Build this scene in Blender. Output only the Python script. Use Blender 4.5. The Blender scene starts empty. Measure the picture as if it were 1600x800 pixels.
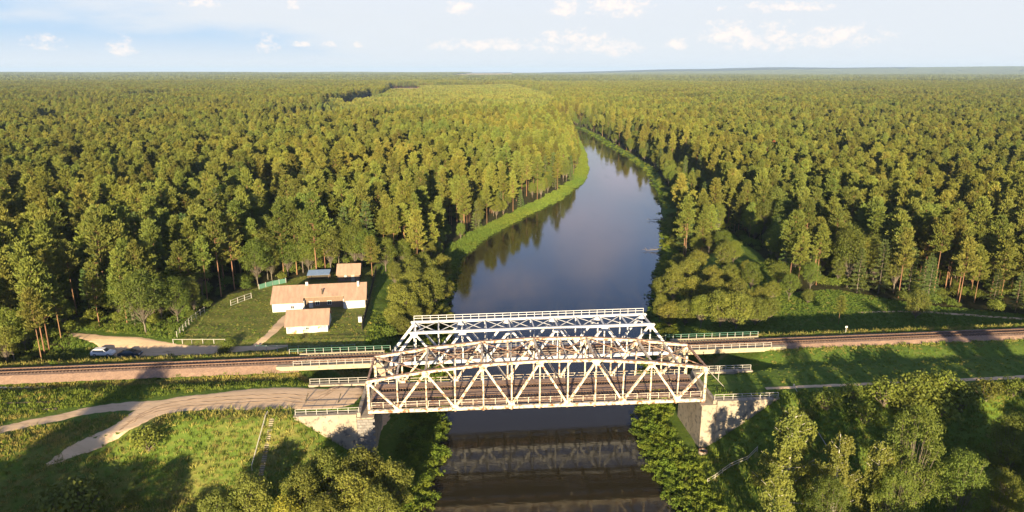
import bpy, math, random
import numpy as np
from mathutils import Vector, Matrix
R = math.radians
random.seed(7); rng = np.random.default_rng(7)
S = bpy.context.scene
COL = S.collection

# ------------------------------------------------------------ camera, world, sun
CAM_H, PITCH, FPX = 55.0, R(15.1), 1067.0
cam_d = bpy.data.cameras.new('camera'); cam = bpy.data.objects.new('camera', cam_d); COL.objects.link(cam)
cam.location = (0, 0, CAM_H); cam.rotation_euler = (R(90) - PITCH, 0, 0)
cam_d.sensor_width = 36; cam_d.lens = 36 * FPX / 1600; cam_d.clip_start = 1; cam_d.clip_end = 80000
S.camera = cam
SUN_EL, SUN_AZ = R(11.8), R(3.0)      # light travels towards +Y, a touch to -X
sd = bpy.data.lights.new('sun', 'SUN'); sun = bpy.data.objects.new('sun', sd); COL.objects.link(sun)
sd.energy = 5.0; sd.angle = R(0.6); sd.color = (1.0, 0.80, 0.50)
ldir = Vector((math.sin(SUN_AZ) * math.cos(SUN_EL), math.cos(SUN_AZ) * math.cos(SUN_EL), -math.sin(SUN_EL)))
sun.rotation_euler = ldir.to_track_quat('-Z', 'Y').to_euler()
S.view_settings.view_transform = 'Standard'; S.view_settings.look = 'None'
S.view_settings.exposure = 1.62; S.view_settings.gamma = 1; S.view_settings.use_curve_mapping = False
S.cycles.max_bounces = 5; S.cycles.diffuse_bounces = 2; S.cycles.glossy_bounces = 3
S.cycles.transmission_bounces = 3; S.cycles.volume_bounces = 0; S.cycles.transparent_max_bounces = 4
S.cycles.use_denoising = True; S.cycles.caustics_reflective = False; S.cycles.caustics_refractive = False

W = bpy.data.worlds.new('World'); S.world = W; W.use_nodes = True
def build_world():
    nt = W.node_tree; N = nt.nodes; L = nt.links; N.clear()
    out = N.new('ShaderNodeOutputWorld'); bg = N.new('ShaderNodeBackground'); L.new(bg.outputs[0], out.inputs[0])
    sky = N.new('ShaderNodeTexSky'); sky.sky_type = 'NISHITA'; sky.sun_disc = False
    sky.sun_elevation = SUN_EL
    sky.sun_rotation = R(180) + SUN_AZ
    sky.altitude = 100; sky.air_density = 1.0; sky.dust_density = 0.6; sky.ozone_density = 1.6
    bg.inputs[1].default_value = 0.054
    tc = N.new('ShaderNodeTexCoord')
    def math_(op, a, b=None, c=None, clamp=False):
        m = N.new('ShaderNodeMath'); m.operation = op; m.use_clamp = clamp
        for i, v in enumerate((a, b, c)):
            if v is None: continue
            if isinstance(v, (int, float)): m.inputs[i].default_value = v
            else: L.new(v, m.inputs[i])
        return m.outputs[0]
    sep = N.new('ShaderNodeSeparateXYZ'); L.new(tc.outputs['Generated'], sep.inputs[0])
    X, Y, Z = sep.outputs
    az = math_('ARCTAN2', X, Y); el = Z
    def noise(sx, sy, scale, detail, off=0, rough=.55):
        cb = N.new('ShaderNodeCombineXYZ'); L.new(math_('MULTIPLY', az, sx), cb.inputs[0]); L.new(math_('MULTIPLY', el, sy), cb.inputs[1])
        cb.inputs[2].default_value = off
        n = N.new('ShaderNodeTexNoise'); n.inputs['Scale'].default_value = scale; n.inputs['Detail'].default_value = detail
        n.inputs['Roughness'].default_value = rough; L.new(cb.outputs[0], n.inputs['Vector']); return n.outputs['Fac']
    def ramp(v, a, b):
        m = N.new('ShaderNodeMapRange'); m.interpolation_type = 'SMOOTHSTEP'; L.new(v, m.inputs[0])
        m.inputs[1].default_value = a; m.inputs[2].default_value = b; return m.outputs[0]
    # thin veil, denser to the right, clearer on the upper left
    veil_n = noise(1.0, 5.0, 2.6, 6, 3.1)
    right = ramp(az, -0.75, 0.2)
    veil = math_('MULTIPLY', ramp(math_('ADD', veil_n, math_('MULTIPLY', right, 0.22)), 0.36, 0.62), 0.85)
    low = math_('SUBTRACT', 1.0, ramp(el, 0.0, 0.062))
    veil = math_('MULTIPLY', math_('MAXIMUM', veil, math_('MULTIPLY', low, 0.88)), math_('SUBTRACT', 1.0, math_('MULTIPLY', ramp(el, 0.10, 0.3), 0.72)))
    # distinct heaps of cloud: azimuth, elevation, half width, half height
    def px(x, y): 
        return math.atan((x - 800) / FPX / (math.cos(PITCH) + (400 - y) / FPX * math.sin(PITCH))), math.sin(math.atan((400 - y) / FPX) - PITCH)
    wob = noise(1, 1.5, 48, 6, 8.0, .68)
    puffs = None
    for (x, y, w, h) in [(318, 12, 24, 9), (15, 3, 18, 8), (460, 15, 9, 6), (965, 12, 42, 17), (880, 12, 22, 14), (70, 76, 20, 9), (190, 80, 16, 11), (420, 75, 13, 12), (472, 72, 10, 4), (515, 71, 12, 4),
                         (560, 72, 8, 4), (760, 72, 70, 9), (895, 70, 52, 15), (960, 78, 34, 12), (1060, 72, 18, 9), (1145, 64, 46, 18), (1210, 68, 36, 15), (1305, 66, 56, 13), (720, 16, 24, 8), (1570, 10, 34, 5), (1220, 20, 70, 6)]:
        a0, e0 = px(x, y); wa = w * 1.3 / FPX; we = h * 1.7 / FPX
        dx = math_('DIVIDE', math_('SUBTRACT', az, a0), wa); dy = math_('DIVIDE', math_('SUBTRACT', el, e0), we)
        dyp = math_('MULTIPLY', dy, math_('ADD', 1.35, math_('MULTIPLY', math_('SIGN', dy), -0.35)))
        r2 = math_('ADD', math_('MULTIPLY', dx, dx), math_('MULTIPLY', dyp, dyp))
        b = math_('SUBTRACT', 1.0, r2)
        puffs = b if puffs is None else math_('MAXIMUM', puffs, b)
    pm = math_('MULTIPLY', ramp(math_('ADD', puffs, math_('MULTIPLY', math_('SUBTRACT', wob, 0.5), 5.5)), 0.1, 1.7), 0.95)
    pm = math_('MULTIPLY', pm, ramp(el, 0.0, 0.02))
    # softer banks higher up (seen in the river)
    hn = noise(1.0, 1.6, 5.5, 5, 11.3, .6); hb = None
    for (a0, e0, wa, we) in [(.115, .235, .075, .075), (.02, .30, .06, .022), (.15, .15, .05, .03), (-.06, .325, .035, .015)]:
        dx = math_('DIVIDE', math_('SUBTRACT', az, a0), wa); dy = math_('DIVIDE', math_('SUBTRACT', el, e0), we)
        b = math_('SUBTRACT', 1.0, math_('ADD', math_('MULTIPLY', dx, dx), math_('MULTIPLY', dy, dy))); hb = b if hb is None else math_('MAXIMUM', hb, b)
    hi = math_('MULTIPLY', ramp(math_('ADD', hb, math_('MULTIPLY', math_('SUBTRACT', hn, 0.5), 4.5)), -0.5, 1.6), 0.8)
    def mix(f, a, b):
        m = N.new('ShaderNodeMix'); m.data_type = 'RGBA'; L.new(f, m.inputs[0])
        for k, v in ((6, a), (7, b)):
            if isinstance(v, tuple): m.inputs[k].default_value = v
            else: L.new(v, m.inputs[k])
        return m.outputs[2]
    tint = N.new('ShaderNodeMix'); tint.data_type = 'RGBA'; tint.blend_type = 'MULTIPLY'; tint.inputs[0].default_value = 1
    L.new(sky.outputs[0], tint.inputs[6]); tint.inputs[7].default_value = (.62, .82, 1.30, 1)
    deep = mix(ramp(el, .30, .55), (1, 1, 1, 1), (.62, .68, .80, 1))
    tm = N.new('ShaderNodeMix'); tm.data_type = 'RGBA'; tm.blend_type = 'MULTIPLY'; tm.inputs[0].default_value = 1; L.new(tint.outputs[2], tm.inputs[6]); L.new(deep, tm.inputs[7]); tint = tm
    clear = mix(math_('MULTIPLY', math_('SUBTRACT', 1.0, ramp(el, .08, .36)), .9), tint.outputs[2], mix(ramp(el, .07, .15), (3.0, 4.2, 5.7, 1), (2.7, 4.8, 9.4, 1)))
    c = mix(veil, clear, (5.3, 5.4, 5.55, 1))
    c = mix(hi, c, (6.6, 6.0, 7.2, 1))
    c = mix(pm, c, (7.0, 6.2, 5.7, 1))
    L.new(c, bg.inputs[0])
build_world()
try: W.cycles.sampling_method = 'MANUAL'; W.cycles.sample_map_resolution = 512
except Exception: pass

# ------------------------------------------------------------ helpers
_s, _c = math.sin(PITCH), math.cos(PITCH)
def P(px, py, Z=0.0):
    """ground position at height Z seen in that direction from the drone"""
    u = px - 800; v = py - 400; k = (CAM_H - Z) / (FPX * _s + v * _c)
    return (u * k, (FPX * _c - v * _s) * k)
def Q(x, y, z):
    dz = z - CAM_H; dep = y * _c - dz * _s; up = y * _s + dz * _c
    return (800 + FPX * x / dep, 400 - FPX * up / dep) if dep > 1 else (-9999, 9999)

def tag(o, label=None, cat=None, group=None, kind=None):
    if label: o['label'] = label
    if cat: o['category'] = cat
    if group: o['group'] = group
    if kind: o['kind'] = kind
    return o
def empty(name, loc=(0, 0, 0), rz=0, **k):
    o = bpy.data.objects.new(name, None); COL.objects.link(o); o.location = loc; o.rotation_euler = (0, 0, rz)
    o.empty_display_size = .5
    return tag(o, **k)
def link(name, me, parent=None, mat=None, **k):
    o = bpy.data.objects.new(name, me); COL.objects.link(o)
    if mat is not None and not me.materials: me.materials.append(mat)
    if parent is not None: o.parent = parent
    return tag(o, **k)
def np_mesh(name, V, F, mats=(), midx=None, smooth=False):
    """V (n,3); F (m,k) same size faces"""
    me = bpy.data.meshes.new(name); V = np.asarray(V, dtype=np.float32); F = np.asarray(F, dtype=np.int32)
    me.vertices.add(len(V)); me.vertices.foreach_set('co', V.ravel())
    m, k = F.shape
    me.loops.add(m * k); me.loops.foreach_set('vertex_index', F.ravel())
    me.polygons.add(m); me.polygons.foreach_set('loop_start', np.arange(0, m * k, k, dtype=np.int32))
    try: me.polygons.foreach_set('loop_total', np.full(m, k, dtype=np.int32))
    except Exception: pass
    for x in mats: me.materials.append(x)
    if midx is not None: me.polygons.foreach_set('material_index', np.asarray(midx, dtype=np.int32))
    me.polygons.foreach_set('use_smooth', np.full(m, smooth))
    me.update(calc_edges=True); me.validate()
    return me

class MB:
    def __init__(s): s.v = []; s.f = []; s.m = []
    def add(s, vs, fs, mi=0):
        o = len(s.v); s.v += [tuple(v) for v in vs]; s.f += [tuple(i + o for i in f) for f in fs]; s.m += [mi] * len(fs); return s
    def box(s, c, d, rz=0, mi=0):
        cx, cy, cz = c; a, b, h = d[0] / 2, d[1] / 2, d[2] / 2; cs, sn = math.cos(rz), math.sin(rz)
        vs = []
        for z in (-h, h):
            for x, y in ((-a, -b), (a, -b), (a, b), (-a, b)):
                vs.append((cx + x * cs - y * sn, cy + x * sn + y * cs, cz + z))
        return s.add(vs, [(3, 2, 1, 0), (4, 5, 6, 7), (0, 1, 5, 4), (1, 2, 6, 5), (2, 3, 7, 6), (3, 0, 4, 7)], mi)
    def beam(s, p0, p1, w, h, up=(0, 0, 1), mi=0, ext=0):
        p0 = Vector(p0); p1 = Vector(p1); d = (p1 - p0).normalized(); p0 = p0 - d * ext; p1 = p1 + d * ext
        up = Vector(up)
        sd_ = d.cross(up)
        if sd_.length < 1e-4: sd_ = d.cross(Vector((0, 1, 0)))
        sd_.normalize(); u = sd_.cross(d).normalized()
        vs = []
        for p in (p0, p1):
            for a, b in ((-1, -1), (1, -1), (1, 1), (-1, 1)): vs.append(p + sd_ * a * w / 2 + u * b * h / 2)
        return s.add(vs, [(3, 2, 1, 0), (4, 5, 6, 7), (0, 1, 5, 4), (1, 2, 6, 5), (2, 3, 7, 6), (3, 0, 4, 7)], mi)
    def hbeam(s, p0, p1, w, h, up, t=.05, mi=0):
        """two flange plates h apart along up joined by a web: rolled H section"""
        p0 = Vector(p0); p1 = Vector(p1); d = (p1 - p0).normalized(); up = Vector(up)
        sd_ = d.cross(up).normalized(); u = sd_.cross(d).normalized()
        s.beam(p0 + u * (h - t) / 2, p1 + u * (h - t) / 2, w, t, up, mi)
        s.beam(p0 - u * (h - t) / 2, p1 - u * (h - t) / 2, w, t, up, mi)
        s.beam(p0, p1, t * 1.2, h - 2 * t, up, mi)
        return s
    def tube(s, pts, rad, n=7, mi=0, cap=True):
        pts = [Vector(p) for p in pts]; o = len(s.v); 
        if isinstance(rad, (int, float)): rad = [rad] * len(pts)
        for i, p in enumerate(pts):
            a = pts[max(i - 1, 0)]; b = pts[min(i + 1, len(pts) - 1)]; d = (b - a).normalized()
            q = d.cross(Vector((0.13, 1, 0.07))) if abs(d.y) < .9 else d.cross(Vector((1, 0, 0.1)))
            q.normalize(); r = d.cross(q)
            for k in range(n):
                t = 2 * math.pi * k / n; s.v.append(tuple(p + (q * math.cos(t) + r * math.sin(t)) * rad[i]))
        for i in range(len(pts) - 1):
            for k in range(n):
                s.f.append((o + i * n + k, o + i * n + (k + 1) % n, o + (i + 1) * n + (k + 1) % n, o + (i + 1) * n + k)); s.m.append(mi)
        if cap:
            s.f.append(tuple(o + k for k in range(n))[::-1]); s.m.append(mi)
            s.f.append(tuple(o + (len(pts) - 1) * n + k for k in range(n))); s.m.append(mi)
        return s
    def build(s, name, mat, parent=None, smooth=False, bevel=0, **k):
        me = bpy.data.meshes.new(name); me.from_pydata(s.v, [], s.f)
        for x in (mat if isinstance(mat, (list, tuple)) else [mat]): me.materials.append(x)
        if len(me.materials) > 1: me.polygons.foreach_set('material_index', s.m)
        if smooth: me.polygons.foreach_set('use_smooth', [True] * len(me.polygons))
        me.update()
        o = link(name, me, parent, **k)
        if bevel:
            b = o.modifiers.new('bevel', 'BEVEL'); b.width = bevel; b.segments = 2; b.limit_method = 'ANGLE'
        return o

def mat(name, c1, c2=None, scale=1.0, rough=.8, bump=0, bscale=None, c3=None, c3lo=.6, c3hi=.7, c3scale=None, metallic=0, spec=.3, coord='Object', detail=6, mapping=None, rnd=0, transl=0):
    m = bpy.data.materials.new(name); m.use_nodes = True; nt = m.node_tree; N = nt.nodes; L = nt.links
    b = N['Principled BSDF']; b.inputs['Roughness'].default_value = rough; b.inputs['Metallic'].default_value = metallic
    b.inputs['Specular IOR Level'].default_value = spec
    c2 = c2 or c1
    tc = N.new('ShaderNodeTexCoord'); src = tc.outputs[coord]
    if coord == 'World':
        pass
    if mapping:
        mp = N.new('ShaderNodeMapping'); mp.inputs['Scale'].default_value = mapping; L.new(src, mp.inputs[0]); src = mp.outputs[0]
    def noise(sc, dt=detail):
        n = N.new('ShaderNodeTexNoise'); n.inputs['Scale'].default_value = sc; n.inputs['Detail'].default_value = dt; n.inputs['Roughness'].default_value = .62
        L.new(src, n.inputs['Vector']); return n.outputs['Fac']
    def rmp(v, a, bb):
        r = N.new('ShaderNodeMapRange'); L.new(v, r.inputs[0]); r.inputs[1].default_value = a; r.inputs[2].default_value = bb; return r.outputs[0]
    def mix(f, a, bb, mode='MIX'):
        x = N.new('ShaderNodeMix'); x.data_type = 'RGBA'; x.blend_type = mode
        if isinstance(f, float): x.inputs[0].default_value = f
        else: L.new(f, x.inputs[0])
        for k, v in ((6, a), (7, bb)):
            if isinstance(v, tuple): x.inputs[k].default_value = (*v, 1) if len(v) == 3 else v
            else: L.new(v, x.inputs[k])
        return x.outputs[2]
    col = mix(rmp(noise(scale), .3, .7), c1, c2)
    if c3: col = mix(rmp(noise(c3scale or scale * 2.3), c3lo, c3hi), col, c3)
    if rnd:
        oi = N.new('ShaderNodeObjectInfo'); hs = N.new('ShaderNodeHueSaturation')
        L.new(col, hs.inputs['Color'])
        r = N.new('ShaderNodeMapRange'); L.new(oi.outputs['Random'], r.inputs[0]); r.inputs[3].default_value = 1 - rnd; r.inputs[4].default_value = 1 + rnd; L.new(r.outputs[0], hs.inputs['Value'])
        m2 = N.new('ShaderNodeMath'); m2.operation = 'MULTIPLY'; L.new(oi.outputs['Random'], m2.inputs[0]); m2.inputs[1].default_value = 7.31
        m3 = N.new('ShaderNodeMath'); m3.operation = 'FRACT'; L.new(m2.outputs[0], m3.inputs[0])
        r2 = N.new('ShaderNodeMapRange'); L.new(m3.outputs[0], r2.inputs[0]); r2.inputs[3].default_value = .5 - rnd * .045; r2.inputs[4].default_value = .5 + rnd * .07; L.new(r2.outputs[0], hs.inputs['Hue'])
        col = hs.outputs[0]
        if transl:
            ge = N.new('ShaderNodeNewGeometry'); pn = N.new('ShaderNodeTexNoise'); pn.inputs['Scale'].default_value = .014; pn.inputs['Detail'].default_value = 5; pn.inputs['Roughness'].default_value = .7; L.new(ge.outputs['Position'], pn.inputs['Vector'])
            col = mix(rmp(pn.outputs['Fac'], .42, .66), col, mix(1.0, col, (.70, .90, 1.05), 'MULTIPLY'))
    L.new(col, b.inputs['Base Color'])
    if bump:
        bp = N.new('ShaderNodeBump'); bp.inputs['Strength'].default_value = 1; bp.inputs['Distance'].default_value = bump
        L.new(noise(bscale or scale * 3), bp.inputs['Height']); L.new(bp.outputs[0], b.inputs['Normal'])
    if transl:
        tr = N.new('ShaderNodeBsdfTranslucent'); L.new(col, tr.inputs[0]); ms = N.new('ShaderNodeMixShader'); ms.inputs[0].default_value = transl
        L.new(b.outputs[0], ms.inputs[1]); L.new(tr.outputs[0], ms.inputs[2]); L.new(ms.outputs[0], N['Material Output'].inputs[0])
    return m

# ------------------------------------------------------------ lie of the land
RIV_L = [(-16, -200), (-15, 40), (-14, 91), (-13, 105), (-13, 121), (-15, 150), (-18, 179), (-19, 209), (-18, 236), (-10, 269), (6, 309), (27, 358), (44, 413), (53, 469), (61, 564), (68, 706), (66, 775), (45, 808), (0, 825), (-120, 838), (-600, 900)]
RIV_R = [(26, -200), (26, 40), (26, 91), (25, 101), (23.5, 111), (25, 123), (32, 150), (38, 179), (46, 209), (59, 260), (72, 324), (81, 378), (90, 454), (91, 530), (88, 588), (84, 727), (80, 810), (58, 850), (0, 875), (-120, 888), (-600, 955)]
RP = np.array(RIV_L + RIV_R[::-1], float)
def wiggle(poly):
    return poly
def seg_dist(X, Y, pts, closed=True):
    D = np.full(X.shape, 1e9); n = len(pts)
    for i in range(n if closed else n - 1):
        ax, ay = pts[i]; bx, by = pts[(i + 1) % n]; dx, dy = bx - ax, by - ay; L2 = dx * dx + dy * dy + 1e-9
        t = np.clip(((X - ax) * dx + (Y - ay) * dy) / L2, 0, 1)
        D = np.minimum(D, (X - ax - t * dx) ** 2 + (Y - ay - t * dy) ** 2)
    return np.sqrt(D)
def inside(X, Y, pts):
    c = np.zeros(X.shape, bool); n = len(pts)
    for i in range(n):
        ax, ay = pts[i]; bx, by = pts[(i + 1) % n]
        if ay == by: continue
        t = ((ay > Y) != (by > Y)) & (X < (bx - ax) * (Y - ay) / (by - ay) + ax); c ^= t
    return c
def snoise(X, Y, s, seed=0):
    r = np.random.default_rng(seed); z = 0
    for k in range(6):
        a = r.uniform(0, 2 * math.pi); f = r.uniform(.6, 1.7) / s; z = z + np.sin((X * math.cos(a) + Y * math.sin(a)) * f * 2 * math.pi + r.uniform(0, 6)) / 6
    return z
def riv(X, Y):
    Xw = X + .9 * snoise(X, Y, 17, 3) + .5 * snoise(X, Y, 6, 4); Yw = Y + .9 * snoise(X, Y, 15, 5)
    d = seg_dist(Xw, Yw, RP); return np.where(inside(Xw, Yw, RP), -d, d)
def sst(t): t = np.clip(t, 0, 1); return t * t * (3 - 2 * t)
# old bridge near truss line and railway centre line
A0 = np.array([-24.06, 104.4]); A1 = np.array([33.54, 108.8]); AL = float(np.linalg.norm(A1 - A0)); AD = (A1 - A0) / AL; AN = np.array([-AD[1], AD[0]])
B0 = np.array([-29.22, 125.7]); B1 = np.array([39.9, 132.6]); BL_ = float(np.linalg.norm(B1 - B0)); BD = (B1 - B0) / BL_; BN = np.array([-BD[1], BD[0]])
AW = 10.0
def loc(X, Y, O, D, N_): return (X - O[0]) * D[0] + (Y - O[1]) * D[1], (X - O[0]) * N_[0] + (Y - O[1]) * N_[1]
def height(X, Y):
    X = np.asarray(X, float); Y = np.asarray(Y, float)
    d = riv(X, Y)
    left = X < np.interp(Y, [p[1] for p in RIV_L[:16]], [(a[0] + b[0]) / 2 for a, b in zip(RIV_L[:16], RIV_R[:16])])
    far = sst((Y - 118) / 25.)
    plat = np.where(left, -8.0 + far * (6.0), -8.2 + far * 2.9)
    plat = plat + np.clip((Y - 200) / 400, 0, 1) * (1.6 * snoise(X, Y, 260, 9) + .5 * snoise(X, Y, 70, 10)) + .18 * snoise(X, Y, 11, 12)
    dist = np.hypot(X, Y)
    plat = plat + sst((dist - 1500) / 5000) * (10 + 9 * snoise(X, Y, 2600, 13)) + sst((dist - 6000) / 4000) * np.where(X < 0, 16, 0)
    plat = plat + sst((dist - 11500) / 5000) * 135 * sst((X / np.maximum(dist, 1) + .08) / .45) * (1 + .12 * snoise(X, Y, 3000, 15))
    bw = np.where(Y > 225, np.where(left, 30, 26), 19)
    t = np.clip(d / bw, 0, 1)
    prof = np.where((Y > 225) & left, .10 * sst(d / 2.5) + .90 * sst((d - 9) / 20.), .12 * sst(d / 2.0) + .88 * sst((d - 3) / (bw - 3)))
    nat = -10 + (plat + 10) * prof
    nat = np.where(d < 0, -10 - np.minimum(-d * .45, 2.5), nat)
    # embankment
    a, n = loc(X, Y, A0, AD, AN); b, m = loc(X, Y, B0, BD, BN)
    # front edge
    front = n + 1.0 + np.clip((-32 - a), 0, 60) * .42            # >0 inside
    front = np.where(a > 25, n + 2.2, front)
    zf = -0.35 - np.clip(-front, 0, 99) / 1.35
    back = 4.2 - m
    zb = -0.1 - np.clip(-back, 0, 99) / 1.9
    za = -0.35 + np.clip(1 - np.abs(m) / 4.2, 0, 1) * .35
    dip = -1.1 * np.exp(-((n - 15.5) / 3.0) ** 2)
    emb = np.minimum(np.minimum(zf, zb), za + dip)
    inner = (n > .55) & (n < AW + .45)
    # ends
    eA_l = np.where(inner, a + 1.8, a + 12.0); eA_r = np.where(inner, (AL - a) + 1.8, (AL - a) + 12.5)
    bank = (n > AW + 1.5)
    eB_l = b + 12.0; eB_r = (BL_ - b) + 12.0
    w = sst((n - AW - 1.0) / 2.5)
    e_l = eA_l * (1 - w) + eB_l * w; e_r = eA_r * (1 - w) + eB_r * w
    e = np.minimum(np.maximum(e_l, -50), 99); e2 = np.minimum(np.maximum(e_r, -50), 99)
    e = np.where(a < AL / 2, e, e2)
    rate = np.where(inner & (w < .01), 6.0, 0.74)
    emb = emb - np.clip(e, 0, 99) * rate
    z = np.maximum(nat, emb)
    z = z + .10 * snoise(X, Y, 5, 21) * (z > -9.9) * ~inner
    return z
def build_axis(lo, hi, step, grow, far):
    a = list(np.arange(lo, hi + 1e-6, step)); s = step
    while a[-1] < far: s *= grow; a.append(a[-1] + s)
    s = step; b = []
    x = lo
    while x > -far: s *= grow; x -= s; b.append(x)
    return np.array(b[::-1] + a)
gx = build_axis(-112, 122, .75, 1.075, 27000); gy = build_axis(72, 178, .75, 1.035, 27000); gy = gy[gy > -250]
GX, GY = np.meshgrid(gx, gy); GZ = height(GX, GY)
def zat(x, y):
    i = int(np.clip(np.searchsorted(gx, x) - 1, 0, len(gx) - 2)); j = int(np.clip(np.searchsorted(gy, y) - 1, 0, len(gy) - 2))
    u = (x - gx[i]) / (gx[i + 1] - gx[i]); v = (y - gy[j]) / (gy[j + 1] - gy[j])
    return float(GZ[j, i] * (1 - u) * (1 - v) + GZ[j, i + 1] * u * (1 - v) + GZ[j + 1, i] * (1 - u) * v + GZ[j + 1, i + 1] * u * v)
def zatv(x, y):
    x = np.asarray(x); y = np.asarray(y)
    i = np.clip(np.searchsorted(gx, x) - 1, 0, len(gx) - 2); j = np.clip(np.searchsorted(gy, y) - 1, 0, len(gy) - 2)
    u = (x - gx[i]) / (gx[i + 1] - gx[i]); v = (y - gy[j]) / (gy[j + 1] - gy[j])
    return GZ[j, i] * (1 - u) * (1 - v) + GZ[j, i + 1] * u * (1 - v) + GZ[j + 1, i] * (1 - u) * v + GZ[j + 1, i + 1] * u * v
def PP(px, py, z=0):
    """where that view direction first meets the land"""
    hi_, lo_ = 3.0, None; zz = 3.0
    while zz > -12:
        x, y = P(px, py, zz)
        if zat(x, y) >= zz: lo_ = zz; break
        hi_ = zz; zz -= .25
    if lo_ is None: x, y = P(px, py, -9); return x, y, zat(x, y)
    for _ in range(12):
        m_ = (hi_ + lo_) / 2; x, y = P(px, py, m_)
        if zat(x, y) >= m_: lo_ = m_
        else: hi_ = m_
    return x, y, zat(x, y)
def ppoly(pts, z): return [P(a, b, z) for a, b in pts]

# zones (ground cover)
YARD = ppoly([(270, 548), (300, 500), (355, 462), (440, 438), (592, 414), (570, 548)], -2)
MEADOW = ppoly([(1130, 355), (1190, 400), (1235, 458), (1300, 452), (1450, 478), (1700, 500), (1700, 540), (1030, 540), (1030, 512), (1200, 508), (1190, 470), (1120, 380)], -5.3)
YOUNG = ppoly([(370, 207), (500, 190), (505, 168), (590, 158), (620, 140), (800, 138), (875, 160), (860, 185), (600, 200), (450, 215)], -3)
FIELD = ppoly([(598, 146), (610, 139), (650, 138.5), (668, 143), (640, 148)], -3)
FIELD2 = ppoly([(690, 121.5), (735, 116.5), (810, 116.5), (800, 122)], 4)
GAPS = [ppoly(g, -3) for g in ([(50, 205), (95, 200), (100, 218), (60, 222)], [(385, 335), (425, 330), (455, 375), (425, 385)], [(530, 165), (580, 152), (590, 158), (540, 172)])]
FRONT_L = ppoly([(-900, 560), (112, 556), (122, 516), (275, 522), (300, 500), (355, 458), (440, 434), (600, 408), (620, 440), (600, 520), (640, 545), (700, 545), (900, 560)], -2)
def forest_ok(X, Y):
    d = riv(X, Y)
    left = X < np.interp(Y, [p[1] for p in RIV_L[:16]], [(a[0] + b[0]) / 2 for a, b in zip(RIV_L[:16], RIV_R[:16])])
    _, m = loc(X, Y, B0, BD, BN)
    ok = (m > 8) & (d > np.where(left & (Y > 225), 8, 7)) & ~inside(X, Y, YARD) & ~inside(X, Y, MEADOW) & ~inside(X, Y, FIELD) & ~inside(X, Y, FIELD2)
    ok &= ~inside(X, Y, ppoly([(110, 580), (112, 512), (280, 512), (400, 450), (470, 438), (610, 408), (700, 575)], -2))
    ok &= ~inside(X, Y, ppoly([(575, 560), (575, 418), (600, 412), (705, 412), (720, 560)], -2))
    ok &= ~inside(X, Y, ppoly([(1015, 560), (1015, 395), (1120, 385), (1200, 440), (1220, 560)], -4))
    ok &= ~(~left & (Y < 152) & (m < 22) )
    for g in GAPS: ok &= ~inside(X, Y, g)
    return ok
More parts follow.
